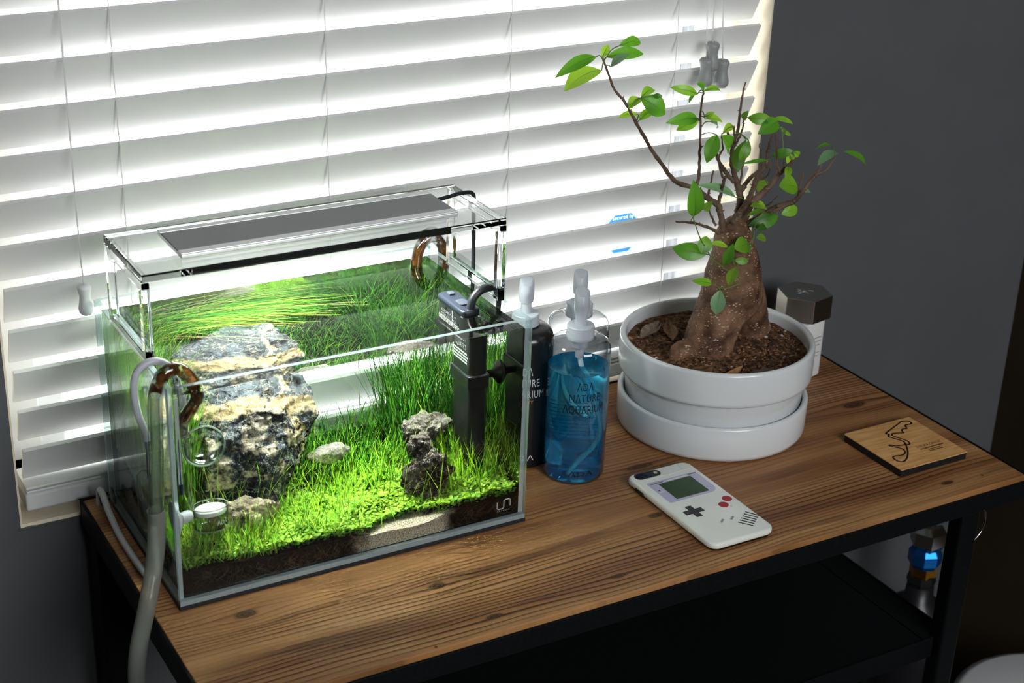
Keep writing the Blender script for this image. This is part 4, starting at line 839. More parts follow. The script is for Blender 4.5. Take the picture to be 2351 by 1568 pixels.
# ------------------------------------------------------------------ heater
ht = thing('heater', 'black flat aquarium heater with white lettering on the right pane', 'heater', (0.325, 0.083, 0.045))
M_hb = mat('matt_black_plastic', (0.004, 0.0045, 0.005), 0.45)
hp = rrect(0.3145, 0.3345, 0.056, 0.112, 0.006)
MB().prism(hp, 0.046, 0.206).obj('body', M_hb, ht, smooth=True, autosmooth=40)
hcap = MB().prism(rrect(0.3138, 0.3352, 0.0553, 0.1127, 0.0065), 0.2062, 0.2125).obj('cap', mat('blue_black_plastic', (0.010, 0.013, 0.020), 0.3), ht, bevel=0.0022, bseg=3, smooth=True, autosmooth=50)
MB().prism(rrect(0.3195, 0.3300, 0.070, 0.084, 0.003), 0.212, 0.2142).box(0.3215, 0.328, 0.098, 0.105, 0.212, 0.2148).obj('button', mat('blue_black_button', (0.03, 0.035, 0.045), 0.25), hcap, bevel=0.0006)
MB().tube(spline([(0.325, 0.062, 0.209), (0.328, 0.0615, 0.2215), (0.335, 0.062, 0.2285), (0.344, 0.064, 0.2300), (0.3525, 0.067, 0.2275), (0.3615, 0.071, 0.2235), (0.3650, 0.075, 0.212), (0.3665, 0.085, 0.12), (0.369, 0.12, 0.010), (0.373, 0.21, -0.0005)]), [0.0042] * 30 + [0.0026] * 43, 10).obj('cable', M_cable, ht, smooth=True)
MB().box(0.3125, 0.3365, 0.0545, 0.1135, 0.135, 0.150).obj('clip', M_hb, ht, bevel=0.002)
MB().lathe((0.3365, 0.075, 0.1425), [(0, 0), (0.004, 0), (0.004, 0.010), (0.0125, 0.0165), (0.0125, 0.0175), (0, 0.0155)], 20, axis=(1, 0, 0)).obj('suction_cup', M_hb, ht, smooth=True)
M_let = mat('white_print', (0.62, 0.64, 0.62), 0.6)
lt = MB()
for s_, zz_, sz in (('COBALT', 0.186, 0.0088), ('AQUATICS', 0.177, 0.0075)):
    tv, tf = text_geo(s_, sz, 0.95); lt.add([(0.3143, 0.086 - a, zz_ + b) for a, b in tv], tf)
random.seed(5)
for r_ in range(4):
    y_ = 0.106
    while y_ > 0.066:
        q = random.uniform(0.001, 0.004); lt.box(0.3142, 0.3144, y_ - q, y_, 0.170 - r_ * 0.0032, 0.1716 - r_ * 0.0032); y_ -= q + 0.001
lt.obj('lettering', M_let, ht)

# ------------------------------------------------------------------ glass pipes, tubing, diffuser, thermometer
M_pipe = thin_glass('clear_glass_pipe', (0.95, 0.965, 0.96), (0.28, 0.36, 0.33), 1.7, 1.7, 1.6)
M_rim = cloudy('thick_glass_rim', (0.9, 0.94, 0.9), (0.45, 0.55, 0.5), (0.62, 0.70, 0.62), 0.40)
def ring(mb, c, r, t, axis=(0, 0, 1), n=40):
    prof = [(r + t * math.cos(2 * math.pi * k / 8), t * math.sin(2 * math.pi * k / 8)) for k in range(8)]
    return mb.lathe(c, prof, n, axis=axis, closed=True)
def algae_glass():
    m = bpy.data.materials.new('algae_film'); m.use_nodes = True; g = NG(m); g.N.clear()
    out = g.N.new('ShaderNodeOutputMaterial'); d = g.N.new('ShaderNodeBsdfDiffuse'); tl = g.N.new('ShaderNodeBsdfTranslucent'); tr = g.N.new('ShaderNodeBsdfTransparent')
    tc = g.N.new('ShaderNodeTexCoord'); n = g.noise(tc.outputs['Object'], 130, 4, 0.6)
    c = g.ramp(n, [(0.35, (0.035, 0.012, 0.003)), (0.6, (0.20, 0.078, 0.016)), (0.75, (0.42, 0.22, 0.07))])
    g.L.new(c, d.inputs[0]); g.L.new(c, tl.inputs[0])
    a = g.N.new('ShaderNodeMixShader'); a.inputs[0].default_value = 0.5; g.L.new(d.outputs[0], a.inputs[1]); g.L.new(tl.outputs[0], a.inputs[2])
    b = g.N.new('ShaderNodeMixShader'); g.L.new(g.smooth(g.noise(tc.outputs['Object'], 75, 3), 0.40, 0.56), b.inputs[0])
    g.L.new(tr.outputs[0], b.inputs[1]); g.L.new(a.outputs[0], b.inputs[2]); g.L.new(b.outputs[0], out.inputs[0])
    return m
M_algae = algae_glass()
def hollow(mb, pts, ro, n=16):
    mb.tube(pts, ro, n, cap=False); return mb

lp = thing('outflow_pipe', 'brown-stained glass lily pipe hooked over the left pane near the front corner', 'glass pipe', (-0.0105, 0.013, 0.085))
C = [(-0.0140, 0.012, 0.084), (-0.0100, 0.012, 0.1505), (-0.0080, 0.012, 0.2000), (-0.0052, 0.012, 0.2165), (0.0025, 0.0125, 0.2290), (0.0130, 0.0135, 0.2300), (0.0228, 0.015, 0.2225), (0.0292, 0.0165, 0.2090), (0.0300, 0.018, 0.1975), (0.0225, 0.021, 0.1855), (0.0165, 0.024, 0.1750), (0.0170, 0.0275, 0.1620), (0.0240, 0.032, 0.1500)]
S = spline(C, 8)
hollow(MB(), S, 0.0066).obj('pipe', M_pipe, lp, smooth=True)
hollow(MB(), S[:20], 0.0042, 12).obj('water_core', cloudy('pipe_water', (0.93, 0.95, 0.92), (0.5, 0.55, 0.5), (0.42, 0.45, 0.40), 0.22), lp, smooth=True)
i0, i1 = 3 * 8 - 4, 11 * 8
hollow(MB(), S[i0:i1], 0.0055, 14).obj('algae_film', M_algae, lp, smooth=True)
ax = Vector((0.62, -0.72, 0.30)).normalized(); ax = Vector((-0.10, -1.0, 0.22)).normalized()
bc = Vector((0.0365, 0.032, 0.1460))
MB().lathe(bc, [(0.0052, -0.010), (0.0115, -0.008), (0.0165, -0.0035), (0.0186, 0.002), (0.0192, 0.0065), (0.0186, 0.0080), (0.0178, 0.0062), (0.0172, 0.002), (0.0152, -0.0030), (0.0105, -0.0065), (0.0045, -0.0085)], 36, axis=ax).obj('bell', M_pipe, lp, smooth=True)

ring(MB(), bc + ax * 0.0066, 0.0188, 0.0010, ax).obj('bell_rim', M_rim, lp, smooth=True)
M_hose = cloudy('cloudy_hose', (0.80, 0.82, 0.78), (0.40, 0.42, 0.39), (0.50, 0.53, 0.47), 0.42)
hs = MB().tube(spline([(-0.0135, 0.012, 0.0990), (-0.0128, 0.012, 0.0895), (-0.0150, 0.012, 0.0635), (-0.0195, 0.011, 0.0375), (-0.0290, 0.000, 0.0160), (-0.0370, -0.004, -0.008), (-0.0440, -0.010, -0.027), (-0.0475, -0.012, -0.050), (-0.0470, -0.011, -0.070), (-0.042, -0.008, -0.10), (-0.040, -0.005, -0.20)], 7), 0.0080, 18, cap=False).obj('drain_hose', M_hose, smooth=True)
tag(hs, 'thick cloudy grey hose hanging from the glass pipe over the left table edge', 'hose')

M_milk = mat('milky_silicone', (0.74, 0.77, 0.82), 0.35, trans=0.25)
M_grey = mat('grey_tubing', (0.60, 0.61, 0.62), 0.35)
ct = thing('air_tube', 'milky silicone tube arching over the left pane rim beside the lily pipe', 'tube', (-0.010, 0.036, 0.13))
MB().tube(spline([(-0.0106, 0.036, 0.1560), (-0.0109, 0.036, 0.1640), (-0.0160, 0.036, 0.1815), (-0.0185, 0.036, 0.2055), (-0.0150, 0.036, 0.2225), (-0.0040, 0.036, 0.2305), (0.0085, 0.036, 0.2280), (0.0180, 0.036, 0.2150), (0.0215, 0.036, 0.1900), (0.0222, 0.036, 0.1560)], 8), 0.0034, 14).obj('silicone_tube', M_milk, ct, smooth=True)
MB().tube([(-0.0106, 0.036, 0.160), (-0.0110, 0.036, 0.118)], 0.0011, 8).obj('glass_stem', mat('dark_stem', (0.10, 0.11, 0.11), 0.2), ct, smooth=True)

bcnt = thing('bubble_counter', 'small round-ended glass bubble counter hanging outside the left pane', 'bubble counter', (-0.0155, 0.030, 0.066))
MB().lathe((-0.0158, 0.034, 0), [(0.0022, 0.1265), (0.0040, 0.1262), (0.0064, 0.1235), (0.0066, 0.119), (0.0066, 0.079), (0.0058, 0.073), (0.0035, 0.0690), (0, 0.0680)], 24).obj('vessel', thin_glass('bubble_counter_glass', (0.95, 0.99, 0.95), (0.42, 0.56, 0.46), 1.5, 2.0), bcnt, smooth=True)
MB().ball((-0.0158, 0.034, 0.0655), 0.0028).obj('nipple', M_pipe, bcnt, smooth=True)

df = thing('gas_diffuser', 'round glass diffuser with white ceramic disc inside the tank', 'diffuser', (0.040, 0.034, 0.06))
dc = Vector((0.0405, 0.033, 0.0))
dcup = MB().lathe(dc, [(0.0025, 0.0585), (0.0110, 0.0590), (0.0152, 0.0605), (0.0160, 0.0640), (0.0163, 0.0800), (0.0166, 0.0835), (0.0160, 0.0836), (0.0156, 0.0795), (0.0153, 0.0640), (0.0148, 0.0620), (0.0105, 0.0606), (0.0020, 0.0602)], 36).obj('cup', thin_glass('diffuser_glass', (0.97, 0.98, 0.97), (0.55, 0.63, 0.58), 1.6, 2.2, 1.4), df, smooth=True)
MB().lathe(dc, [(0, 0.0765), (0.0150, 0.0765), (0.0150, 0.0795), (0.0144, 0.0803), (0, 0.0803)], 36).obj('ceramic_disc', mat('white_ceramic', (0.9, 0.91, 0.9), 0.5), dcup, smooth=True, autosmooth=40)
hollow(MB(), spline([(0.0222, 0.036, 0.158), (0.0228, 0.036, 0.110), (0.0232, 0.0355, 0.085), (0.0240, 0.035, 0.072), (0.0270, 0.034, 0.066)], 6), 0.0026, 12).obj('stem', M_pipe, df, smooth=True)
ring(MB(), dc + Vector((0, 0, 0.0606)), 0.0152, 0.0008).obj('base_rim', M_rim, dcup, smooth=True)
ring(MB(), dc + Vector((0, 0, 0.0834)), 0.0163, 0.0005).obj('top_rim', M_rim, dcup, smooth=True)
tv, tf = text_geo('ΛDΛ', 0.0062, 0.9)
ta = math.radians(-62)
MB().add([(dc.x + 0.0166 * math.cos(ta + a / 0.0166), dc.y + 0.0166 * math.sin(ta + a / 0.0166), 0.0690 + b) for a, b in tv], tf).obj('lettering', mat('white_enamel', (0.85, 0.86, 0.86), 0.5), dcup)
sk = MB(); M_cup = mat('frosted_silicone', (0.80, 0.83, 0.86), 0.4, trans=0.2)
sk.lathe((0.0056, 0.0225, 0.0800), [(0, 0.0), (0.0150, 0.0), (0.0152, 0.0012), (0.0100, 0.0032), (0.0045, 0.0055), (0, 0.0056)], 32, axis=(1, 0, 0)); sk.obj('suction_cup', M_cup, df, smooth=True)
MB().lathe((0.0106, 0.0235, 0.0800), [(0, 0), (0.0052, 0), (0.0060, 0.0015), (0.0060, 0.0085), (0.0052, 0.0105), (0, 0.0105)], 20, axis=(1, 0.45, 0)).obj('holder', M_cup, df, smooth=True, autosmooth=50)

th = thing('thermometer', 'slim glass thermometer with blue bulb in the front left tank corner', 'thermometer', (0.0098, 0.0095, 0.109))
TT = spline([(0.0098, 0.0100, 0.1085), (0.0098, 0.0100, 0.212), (0.0096, 0.0085, 0.2215), (0.0090, 0.0040, 0.2268), (0.0084, -0.0022, 0.2235), (0.0082, -0.0036, 0.2150)], 8)
hollow(MB(), TT, 0.0030, 14).obj('tube', M_pipe, th, smooth=True)
MB().box(0.0080, 0.0116, 0.0108, 0.0113, 0.118, 0.205).obj('scale_strip', mat('thermometer_scale', (0.86, 0.88, 0.92), 0.5), th)
MB().tube([(0.0098, 0.0098, 0.1105), (0.0098, 0.0098, 0.1200)], 0.0021, 10).tube([(0.0098, 0.0098, 0.12), (0.0098, 0.0098, 0.165)], 0.0004, 6).obj('blue_spirit', mat('blue_spirit', (0.008, 0.014, 0.09), 0.3), th, smooth=True)

ip = thing('inflow_pipe', 'amber stained glass pipe arched over the back right rim of the tank', 'glass pipe', (0.352, 0.2, 0.02))
S = spline([(0.3335, 0.2, 0.10), (0.3345, 0.2, 0.17), (0.3352, 0.2, 0.2100), (0.3395, 0.2, 0.2265), (0.3465, 0.2, 0.2345), (0.3540, 0.2, 0.2355), (0.3620, 0.2, 0.2295), (0.3670, 0.2, 0.2150), (0.3672, 0.2, 0.17), (0.3672, 0.2, 0.06)], 8)
hollow(MB(), S, 0.0062).obj('pipe', M_pipe, ip, smooth=True)
hollow(MB(), S[8:62], 0.0053, 14).obj('algae_film', M_algae, ip, smooth=True)
MB().tube([(0.3672, 0.2, 0.075), (0.3685, 0.2, 0.02), (0.374, 0.205, 0.0065), (0.384, 0.212, 0.0045), (0.40, 0.2215, 0.0045), (0.44, 0.2240, 0.0045)], 0.0078, 14).obj('hose', M_hose, ip, smooth=True)

tt = thing('air_line', 'thin grey tube lying on the table along the left pane', 'tube', (-0.012, 0.13, -0.004))
MB().tube(spline([(-0.0130, 0.2120, 0.0010), (-0.0128, 0.2080, 0.0180), (-0.0125, 0.1990, 0.0195), (-0.0122, 0.1814, 0.0085), (-0.0125, 0.1476, 0.0004), (-0.0128, 0.1129, 0.0000), (-0.0125, 0.0800, 0.0010), (-0.0110, 0.0500, 0.0050), (-0.0090, 0.036, 0.0250), (-0.0110, 0.034, 0.0670)], 8), 0.0034, 12).obj('tubing', M_grey, tt, smooth=True)
M_suc = thin_glass('clear_suction_cup', (0.92, 0.93, 0.93), (0.25, 0.27, 0.28), 1.45, 1.6)
for yy, zz_ in ((0.205, 0.0110), (0.0376, 0.0272)):
    MB().lathe((-0.0002, yy, zz_), [(0, 0.0), (0.0090, 0.0), (0.0092, 0.0008), (0.0070, 0.0024), (0.0032, 0.0040), (0.0030, 0.0085), (0.0042, 0.0110), (0, 0.0112)], 24, axis=(-1, 0, 0)).obj('suction_clip', M_suc, tt, smooth=True)

# ------------------------------------------------------------------ pump bottles
M_pump = mat('pale_grey_pump_plastic', (0.50, 0.54, 0.585), 0.38)
M_pet = thin_glass('clear_pet', (0.965, 0.97, 0.975), (0.24, 0.28, 0.32), 1.6, 1.9, 1.5)
def blue_liquid(name, clear, body, amount):
    m = refractor(name, clear, 1.33); N, L = nt(m)
    out = [n for n in N if n.type == 'OUTPUT_MATERIAL'][0]; src = out.inputs[0].links[0].from_socket
    d = N.new('ShaderNodeBsdfDiffuse'); d.inputs[0].default_value = (*body, 1); t = N.new('ShaderNodeBsdfTranslucent'); t.inputs[0].default_value = (*body, 1)
    a = N.new('ShaderNodeMixShader'); a.inputs[0].default_value = 0.5; L.new(d.outputs[0], a.inputs[1]); L.new(t.outputs[0], a.inputs[2])
    b = N.new('ShaderNodeMixShader'); b.inputs[0].default_value = amount; L.new(src, b.inputs[1]); L.new(a.outputs[0], b.inputs[2]); L.new(b.outputs[0], out.inputs[0])
    return m
def wrap_text(mb, s_, size, xs, cx, cyy, r, ang, z, spacing=1.0):
    tv, tf = text_geo(s_, size, xs, spacing)
    mb.add([(cx + r * math.cos(ang + a / r), cyy + r * math.sin(ang + a / r), z + b) for a, b in tv], tf)
def bottle(name, label, cx, cyy, r, zs, top, mode, ang, head_ang):
    b = thing(name, label, 'bottle', (cx, cyy, TZ))
    z0 = TZ + 0.0003; zs_ = zs
    prof = [(0, z0 + 0.003), (r * 0.6, z0 + 0.0025), (r * 0.86, z0), (r * 0.95, z0 + 0.0008), (r, z0 + 0.006), (r, zs_), (r * 0.985, zs_ + 0.004), (r * 0.92, zs_ + 0.0085), (r * 0.78, zs_ + 0.012), (r * 0.58, zs_ + 0.0135), (0.0142, zs_ + 0.0150), (0.0138, zs_ + 0.019)]
    if mode == 'dark':
        MB().lathe((cx, cyy, 0), prof, 48).obj('body', mat('near_black_bottle', (0.012, 0.012, 0.013), 0.22, spec=0.6), b, smooth=True)
    else:
        MB().lathe((cx, cyy, 0), prof, 48).obj('body', M_pet, b, smooth=True)
        MB().lathe((cx, cyy, 0), [(r * 1.002, z0 + 0.020), (r * 1.006, z0 + 0.0206), (r * 1.002, z0 + 0.0212)], 48).obj('base_ridge', M_pet, b, smooth=True)
    if mode == 'blue':
        zl = 0.1225; q = r - 0.0009
        MB().lathe((cx, cyy, 0), [(0, z0 + 0.004), (q * 0.6, z0 + 0.0036), (q * 0.9, z0 + 0.002), (q, z0 + 0.007), (q, zl + 0.0006), (q - 0.0012, zl), (0, zl)], 48).obj('blue_liquid', blue_liquid('blue_fertiliser', (0.30, 0.84, 1.0), (0.02, 0.42, 0.80), 0.20), b, smooth=True, autosmooth=40)
    if mode == 'clear':
        zl = 0.030; q = r - 0.0009
        MB().lathe((cx, cyy, 0), [(0, z0 + 0.004), (q * 0.9, z0 + 0.002), (q, z0 + 0.007), (q, zl), (0, zl)], 48).obj('blue_liquid', blue_liquid('pale_blue_rest', (0.3, 0.8, 1.0), (0.03, 0.34, 0.62), 0.25), b, smooth=True, autosmooth=40)
    zc = zs_ + 0.0125; dz = top - 0.207
    # ribbed collar
    co = MB(); n_ = 72; vs = []; fs = []
    for z in (zc, zc + 0.0135):
        for k in range(n_):
            rr = 0.0143 + (0.00018 if k % 2 else 0); t_ = 2 * math.pi * k / n_; vs.append((cx + rr * math.cos(t_), cyy + rr * math.sin(t_), z))
    fs = [(k, (k + 1) % n_, n_ + (k + 1) % n_, n_ + k) for k in range(n_)]
    co.add(vs, fs); co.lathe((cx, cyy, 0), [(0.0143, zc + 0.0135), (0.0136, zc + 0.0146), (0.0060, zc + 0.0150), (0, zc + 0.0150)], n_)
    cob = co.obj('collar', M_pump, b, smooth=True, autosmooth=35)
    MB().lathe((cx, cyy, 0), [(0, zc + 0.0145), (0.0059, zc + 0.0145), (0.0059, top - 0.024), (0, top - 0.024)], 24).obj('plunger', M_pump, cob, smooth=True, autosmooth=40)
    # nozzle head with a slanting beak
    hd = MB(); d = Vector((math.cos(head_ang), math.sin(head_ang), 0)); s_ = Vector((-d.y, d.x, 0)); c0 = Vector((cx, cyy, 0)); rows = []
    prof_h = [(0.0, 0.0074, 0.0074, 0), (0.0045, 0.0080, 0.0080, 0), (0.0090, 0.0080, 0.0098, 0.0008), (0.0150, 0.0080, 0.0098, 0.0012), (0.0200, 0.0078, 0.0080, 0.0004), (0.0240, 0.0072, 0.0062, -0.0010), (0.0250, 0.0060, 0.0050, -0.0012)]
    vs = []; fs = []; n_ = 24
    for h_, ra, rf, sh in prof_h:
        for k in range(n_):
            t_ = 2 * math.pi * k / n_; a = math.cos(t_); bb = math.sin(t_)
            rr = rf if a > 0 else ra
            p = c0 + d * (a * rr + sh) + s_ * (bb * (ra if a <= 0 else ra * (1 - 0.25 * a * (h_ / 0.025)))) + Vector((0, 0, top - 0.025 + h_ - (0.0030 * max(a, 0) if h_ > 0.022 else 0)))
            vs.append(p)
    R_ = len(prof_h)
    for j in range(R_ - 1):
        for k in range(n_): fs.append((j * n_ + k, j * n_ + (k + 1) % n_, (j + 1) * n_ + (k + 1) % n_, (j + 1) * n_ + k))
    fs.append(tuple(range(n_))[::-1]); fs.append(tuple(range((R_ - 1) * n_, R_ * n_)))
    hd.add(vs, fs).obj('pump_head', M_pump, cob, smooth=True, autosmooth=38)
    if mode != 'dark':
        tp_ = [(cx, cyy, zc + 0.002), (cx, cyy, zc - 0.010)]
        MB().tube(tp_, [0.0085, 0.0085], 16).lathe((cx, cyy, 0), [(0, zc - 0.022), (0.0045, zc - 0.022), (0.0050, zc - 0.012), (0.0085, zc - 0.010)], 16).obj('pump_chamber', mat('milky_pump_chamber', (0.55, 0.6, 0.66), 0.3, trans=0.4), cob, smooth=True, autosmooth=40)
        q1 = r * 0.72; a1 = ang + 0.9
        dp = spline([(cx, cyy, zc - 0.020), (cx + 0.3 * q1 * math.cos(a1), cyy + 0.3 * q1 * math.sin(a1), zc - 0.045), (cx + q1 * math.cos(a1), cyy + q1 * math.sin(a1), 0.065), (cx + q1 * math.cos(a1), cyy + q1 * math.sin(a1), 0.045), (cx + 0.4 * q1 * math.cos(ang), cyy + 0.4 * q1 * math.sin(ang), 0.018), (cx + 0.75 * q1 * math.cos(ang - .5), cyy + 0.75 * q1 * math.sin(ang - .5), 0.0035)], 8)
        MB().tube(dp, 0.0029, 12).obj('dip_tube', mat('milky_dip_tube', (0.45, 0.62, 0.68), 0.35), cob, smooth=True)
    # printed label
    pr_ = MB(); rr = r + 0.00025
    if mode != 'clear':
        for s2, sz, z, sp in (('ΛDΛ', 0.0125, 0.1115, 1.05), ('NΛTURE', 0.0125, 0.0985, 1.1), ('ΛQUΛRIUM', 0.0125, 0.0855, 1.1)):
            wrap_text(pr_, s2, sz, 0.66, cx, cyy, rr, ang, z, sp)
        ink = mat('label_black', (0.004, 0.006, 0.010), 0.4) if mode == 'blue' else mat('label_pale', (0.55, 0.58, 0.6), 0.5)
        pr_.obj('lettering', ink, b)
        lg = MB(); wrap_text(lg, 'ΛDΛ', 0.0085, 1.45, cx, cyy, rr, ang, 0.0098, 1.1); lg.obj('maker_mark', ink, b)
        p2 = MB(); wrap_text(p2, 'BRIGHTY K' if mode == 'blue' else 'BRIGHTY', 0.0062, 0.8, cx, cyy, rr, ang, 0.0765)
        if mode == 'dark': wrap_text(p2, 'P2', 0.0062, 0.9, cx, cyy, rr, ang, 0.0690)
        p2.obj('small_lettering', mat('label_blue', (0.01, 0.05, 0.16), 0.4) if mode == 'blue' else mat('label_orange', (0.62, 0.16, 0.05), 0.5), b)
        if mode == 'blue':      # fine print on the far side
            fp = MB(); random.seed(8)
            for j in range(10):
                z = 0.072 - j * 0.0040; a = -0.85
                while a < 0.85:
                    q = random.uniform(0.03, 0.11); aa = ang + math.pi + a
                    vs = [(cx + (r + 0.0002) * math.cos(t_), cyy + (r + 0.0002) * math.sin(t_), zz) for zz in (z, z + 0.0008) for t_ in (aa, aa + q / 2, aa + q)]
                    fp.add(vs, [(0, 1, 4, 3), (1, 2, 5, 4)]); a += q + 0.025
            fp.obj('fine_print', mat('fine_print_ink', (0.01, 0.03, 0.07), 0.5), b)
    return b
FA = math.radians(-108)
bottle('pump_bottle', 'clear pump bottle filled with bright blue liquid in front of the two others', 0.4590, 0.0675, 0.0330, 0.1415, 0.207, 'blue', FA, FA - 0.2)
bottle('pump_bottle', 'near-black pump bottle half hidden behind the tank corner', 0.4245, 0.1215, 0.0308, 0.1400, 0.205, 'dark', math.radians(-118), FA - 0.2)
bottle('pump_bottle', 'nearly empty clear pump bottle behind the blue one', 0.4945, 0.1275, 0.0338, 0.1370, 0.200, 'clear', FA, FA - 0.2)

# ------------------------------------------------------------------ potted ficus
PCX, PCY = 0.667, 0.105
M_ceramic = mat('white_glazed_ceramic', (0.74, 0.775, 0.79), 0.2, spec=0.5, coat=0.3)
sau = thing('pot_saucer', 'white glazed round saucer holding the plant pot', 'saucer', (PCX, PCY, TZ))
R_s = 0.1078
MB().lathe((PCX, PCY, TZ + 0.0002), [(0, 0.0), (R_s - 0.006, 0.0), (R_s - 0.001, 0.002), (R_s, 0.006), (R_s + 0.0006, 0.0385), (R_s - 0.0005, 0.0410), (R_s - 0.003, 0.0416), (R_s - 0.0052, 0.0405), (R_s - 0.0062, 0.0375), (R_s - 0.0065, 0.009), (0, 0.008)], 96).obj('dish', M_ceramic, sau, smooth=True, autosmooth=60)
pot = thing('plant_pot', 'white glazed ceramic pot with a stepped side', 'pot', (PCX, PCY, TZ + 0.008))
R_p = 0.1096
MB().lathe((PCX, PCY, 0), [(0, 0.0046), (0.094, 0.0046), (0.0985, 0.010), (0.1020, 0.0605), (0.1026, 0.0622), (R_p - 0.0018, 0.0632), (R_p - 0.0004, 0.0650), (R_p, 0.068), (R_p, 0.0995), (R_p - 0.0008, 0.1025), (R_p - 0.0035, 0.1040), (R_p - 0.0062, 0.1025), (R_p - 0.0072, 0.0990), (R_p - 0.0085, 0.070), (0, 0.068)], 96).obj('vessel', M_ceramic, pot, smooth=True, autosmooth=60)
M_psoil = noisy('potting_soil', (0.045, 0.024, 0.014), (0.24, 0.125, 0.066), 170, 0.95, bump=1.0, bscale=420, spec=0.1)
def soil_h(x, y): return 0.0885 + 0.0022 * noise.noise((x * 60, y * 60, 9)) + 0.0013 * noise.noise((x * 180, y * 180, 2)) + 0.004 * math.exp(-((x - PCX) ** 2 + (y - PCY) ** 2) / 0.002)
vs = [(PCX, PCY, soil_h(PCX, PCY))]; fs = []; NA, NR = 90, 34
for j in range(1, NR + 1):
    for k in range(NA):
        r = (R_p - 0.0078) * j / NR; t_ = 2 * math.pi * k / NA; x = PCX + r * math.cos(t_); y = PCY + r * math.sin(t_); vs.append((x, y, soil_h(x, y)))
for k in range(NA): fs.append((0, 1 + k, 1 + (k + 1) % NA))
for j in range(NR - 1):
    for k in range(NA): fs.append((1 + j * NA + k, 1 + (j + 1) * NA + k, 1 + (j + 1) * NA + (k + 1) % NA, 1 + j * NA + (k + 1) % NA))
o = MB().add(vs, fs).obj('soil', M_psoil, pot, smooth=True); o['kind'] = 'stuff'
random.seed(17); ck = MB()
for k in range(1500):
    r = (R_p - 0.010) * math.sqrt(random.random()); t_ = random.uniform(0, 6.283); x = PCX + r * math.cos(t_); y = PCY + r * math.sin(t_)
    s_ = random.uniform(0.0007, 0.0021) * (1.5 if random.random() < 0.08 else 1); c = Vector((x, y, soil_h(x, y) + s_ * 0.4))
    rot = Matrix.Rotation(random.uniform(0, 6.28), 3, 'Z') @ Matrix.Rotation(random.uniform(0, 3), 3, 'X')
    ck.mi = pick((5, 4, 2, 0.12)); q = [rot @ Vector((a * s_ * 1.7, b * s_ * 0.8, c_ * s_ * 0.6)) + c for a, b, c_ in ((1, 0, 0), (-1, 0, 0), (0, 1, 0), (0, -1, 0), (0, 0, 1), (0, 0, -1))]
    ck.add(q, [(0, 2, 4), (2, 1, 4), (1, 3, 4), (3, 0, 4), (2, 0, 5), (1, 2, 5), (3, 1, 5), (0, 3, 5)])
o = ck.obj('soil_crumbs', [mat('crumb_dark', (0.05, 0.027, 0.017), 0.9), mat('crumb_brown', (0.21, 0.105, 0.052), 0.9), mat('crumb_red_brown', (0.36, 0.18, 0.09), 0.9), mat('crumb_white', (0.6, 0.58, 0.54), 0.9)], pot); o['kind'] = 'stuff'

fic = thing('ficus_bonsai', 'small ginseng ficus tree with a fat forked trunk and sparse leaves', 'plant', (0.667, 0.105, 0.085))
def bark(name, c0, c1, spots):
    m = mat(name, rough=0.7, spec=0.3); g = NG(m); b = g.N['Principled BSDF']; tc = g.N.new('ShaderNodeTexCoord')
    mp = g.N.new('ShaderNodeMapping'); mp.inputs['Scale'].default_value = (1, 1, 2.2); g.L.new(tc.outputs['Object'], mp.inputs[0])
    n = g.noise(tc.outputs['Object'], 42, 5, 0.6); n2 = g.noise(mp.outputs[0], 260, 3)
    c = g.ramp(n, [(0.35, c0), (0.65, c1)])
    v = g.N.new('ShaderNodeTexVoronoi'); v.inputs['Scale'].default_value = 190; v.inputs['Randomness'].default_value = 1.0; g.L.new(mp.outputs[0], v.inputs['Vector'])
    sp_ = g.mul(g.sub(1.0, g.smooth(v.outputs['Distance'], 0.16, 0.30)), g.smooth(g.noise(tc.outputs['Object'], 90, 2), 0.46, 0.58))
    c = g.mixc(g.mul(sp_, spots), c, (0.62, 0.46, 0.32))
    g.L.new(c, b.inputs['Base Color'])
    bu = g.N.new('ShaderNodeBump'); bu.inputs['Strength'].default_value = 0.7; bu.inputs['Distance'].default_value = 0.0012
    g.L.new(g.add(n2, g.mul(n, 1.2)), bu.inputs['Height']); g.L.new(bu.outputs[0], b.inputs['Normal'])
    return m
M_bark = bark('ficus_trunk_bark', (0.060, 0.027, 0.014), (0.27, 0.15, 0.088), 1.0)
M_twig = bark('ficus_twig_bark', (0.07, 0.042, 0.027), (0.20, 0.13, 0.085), 0.25)
import numpy as np
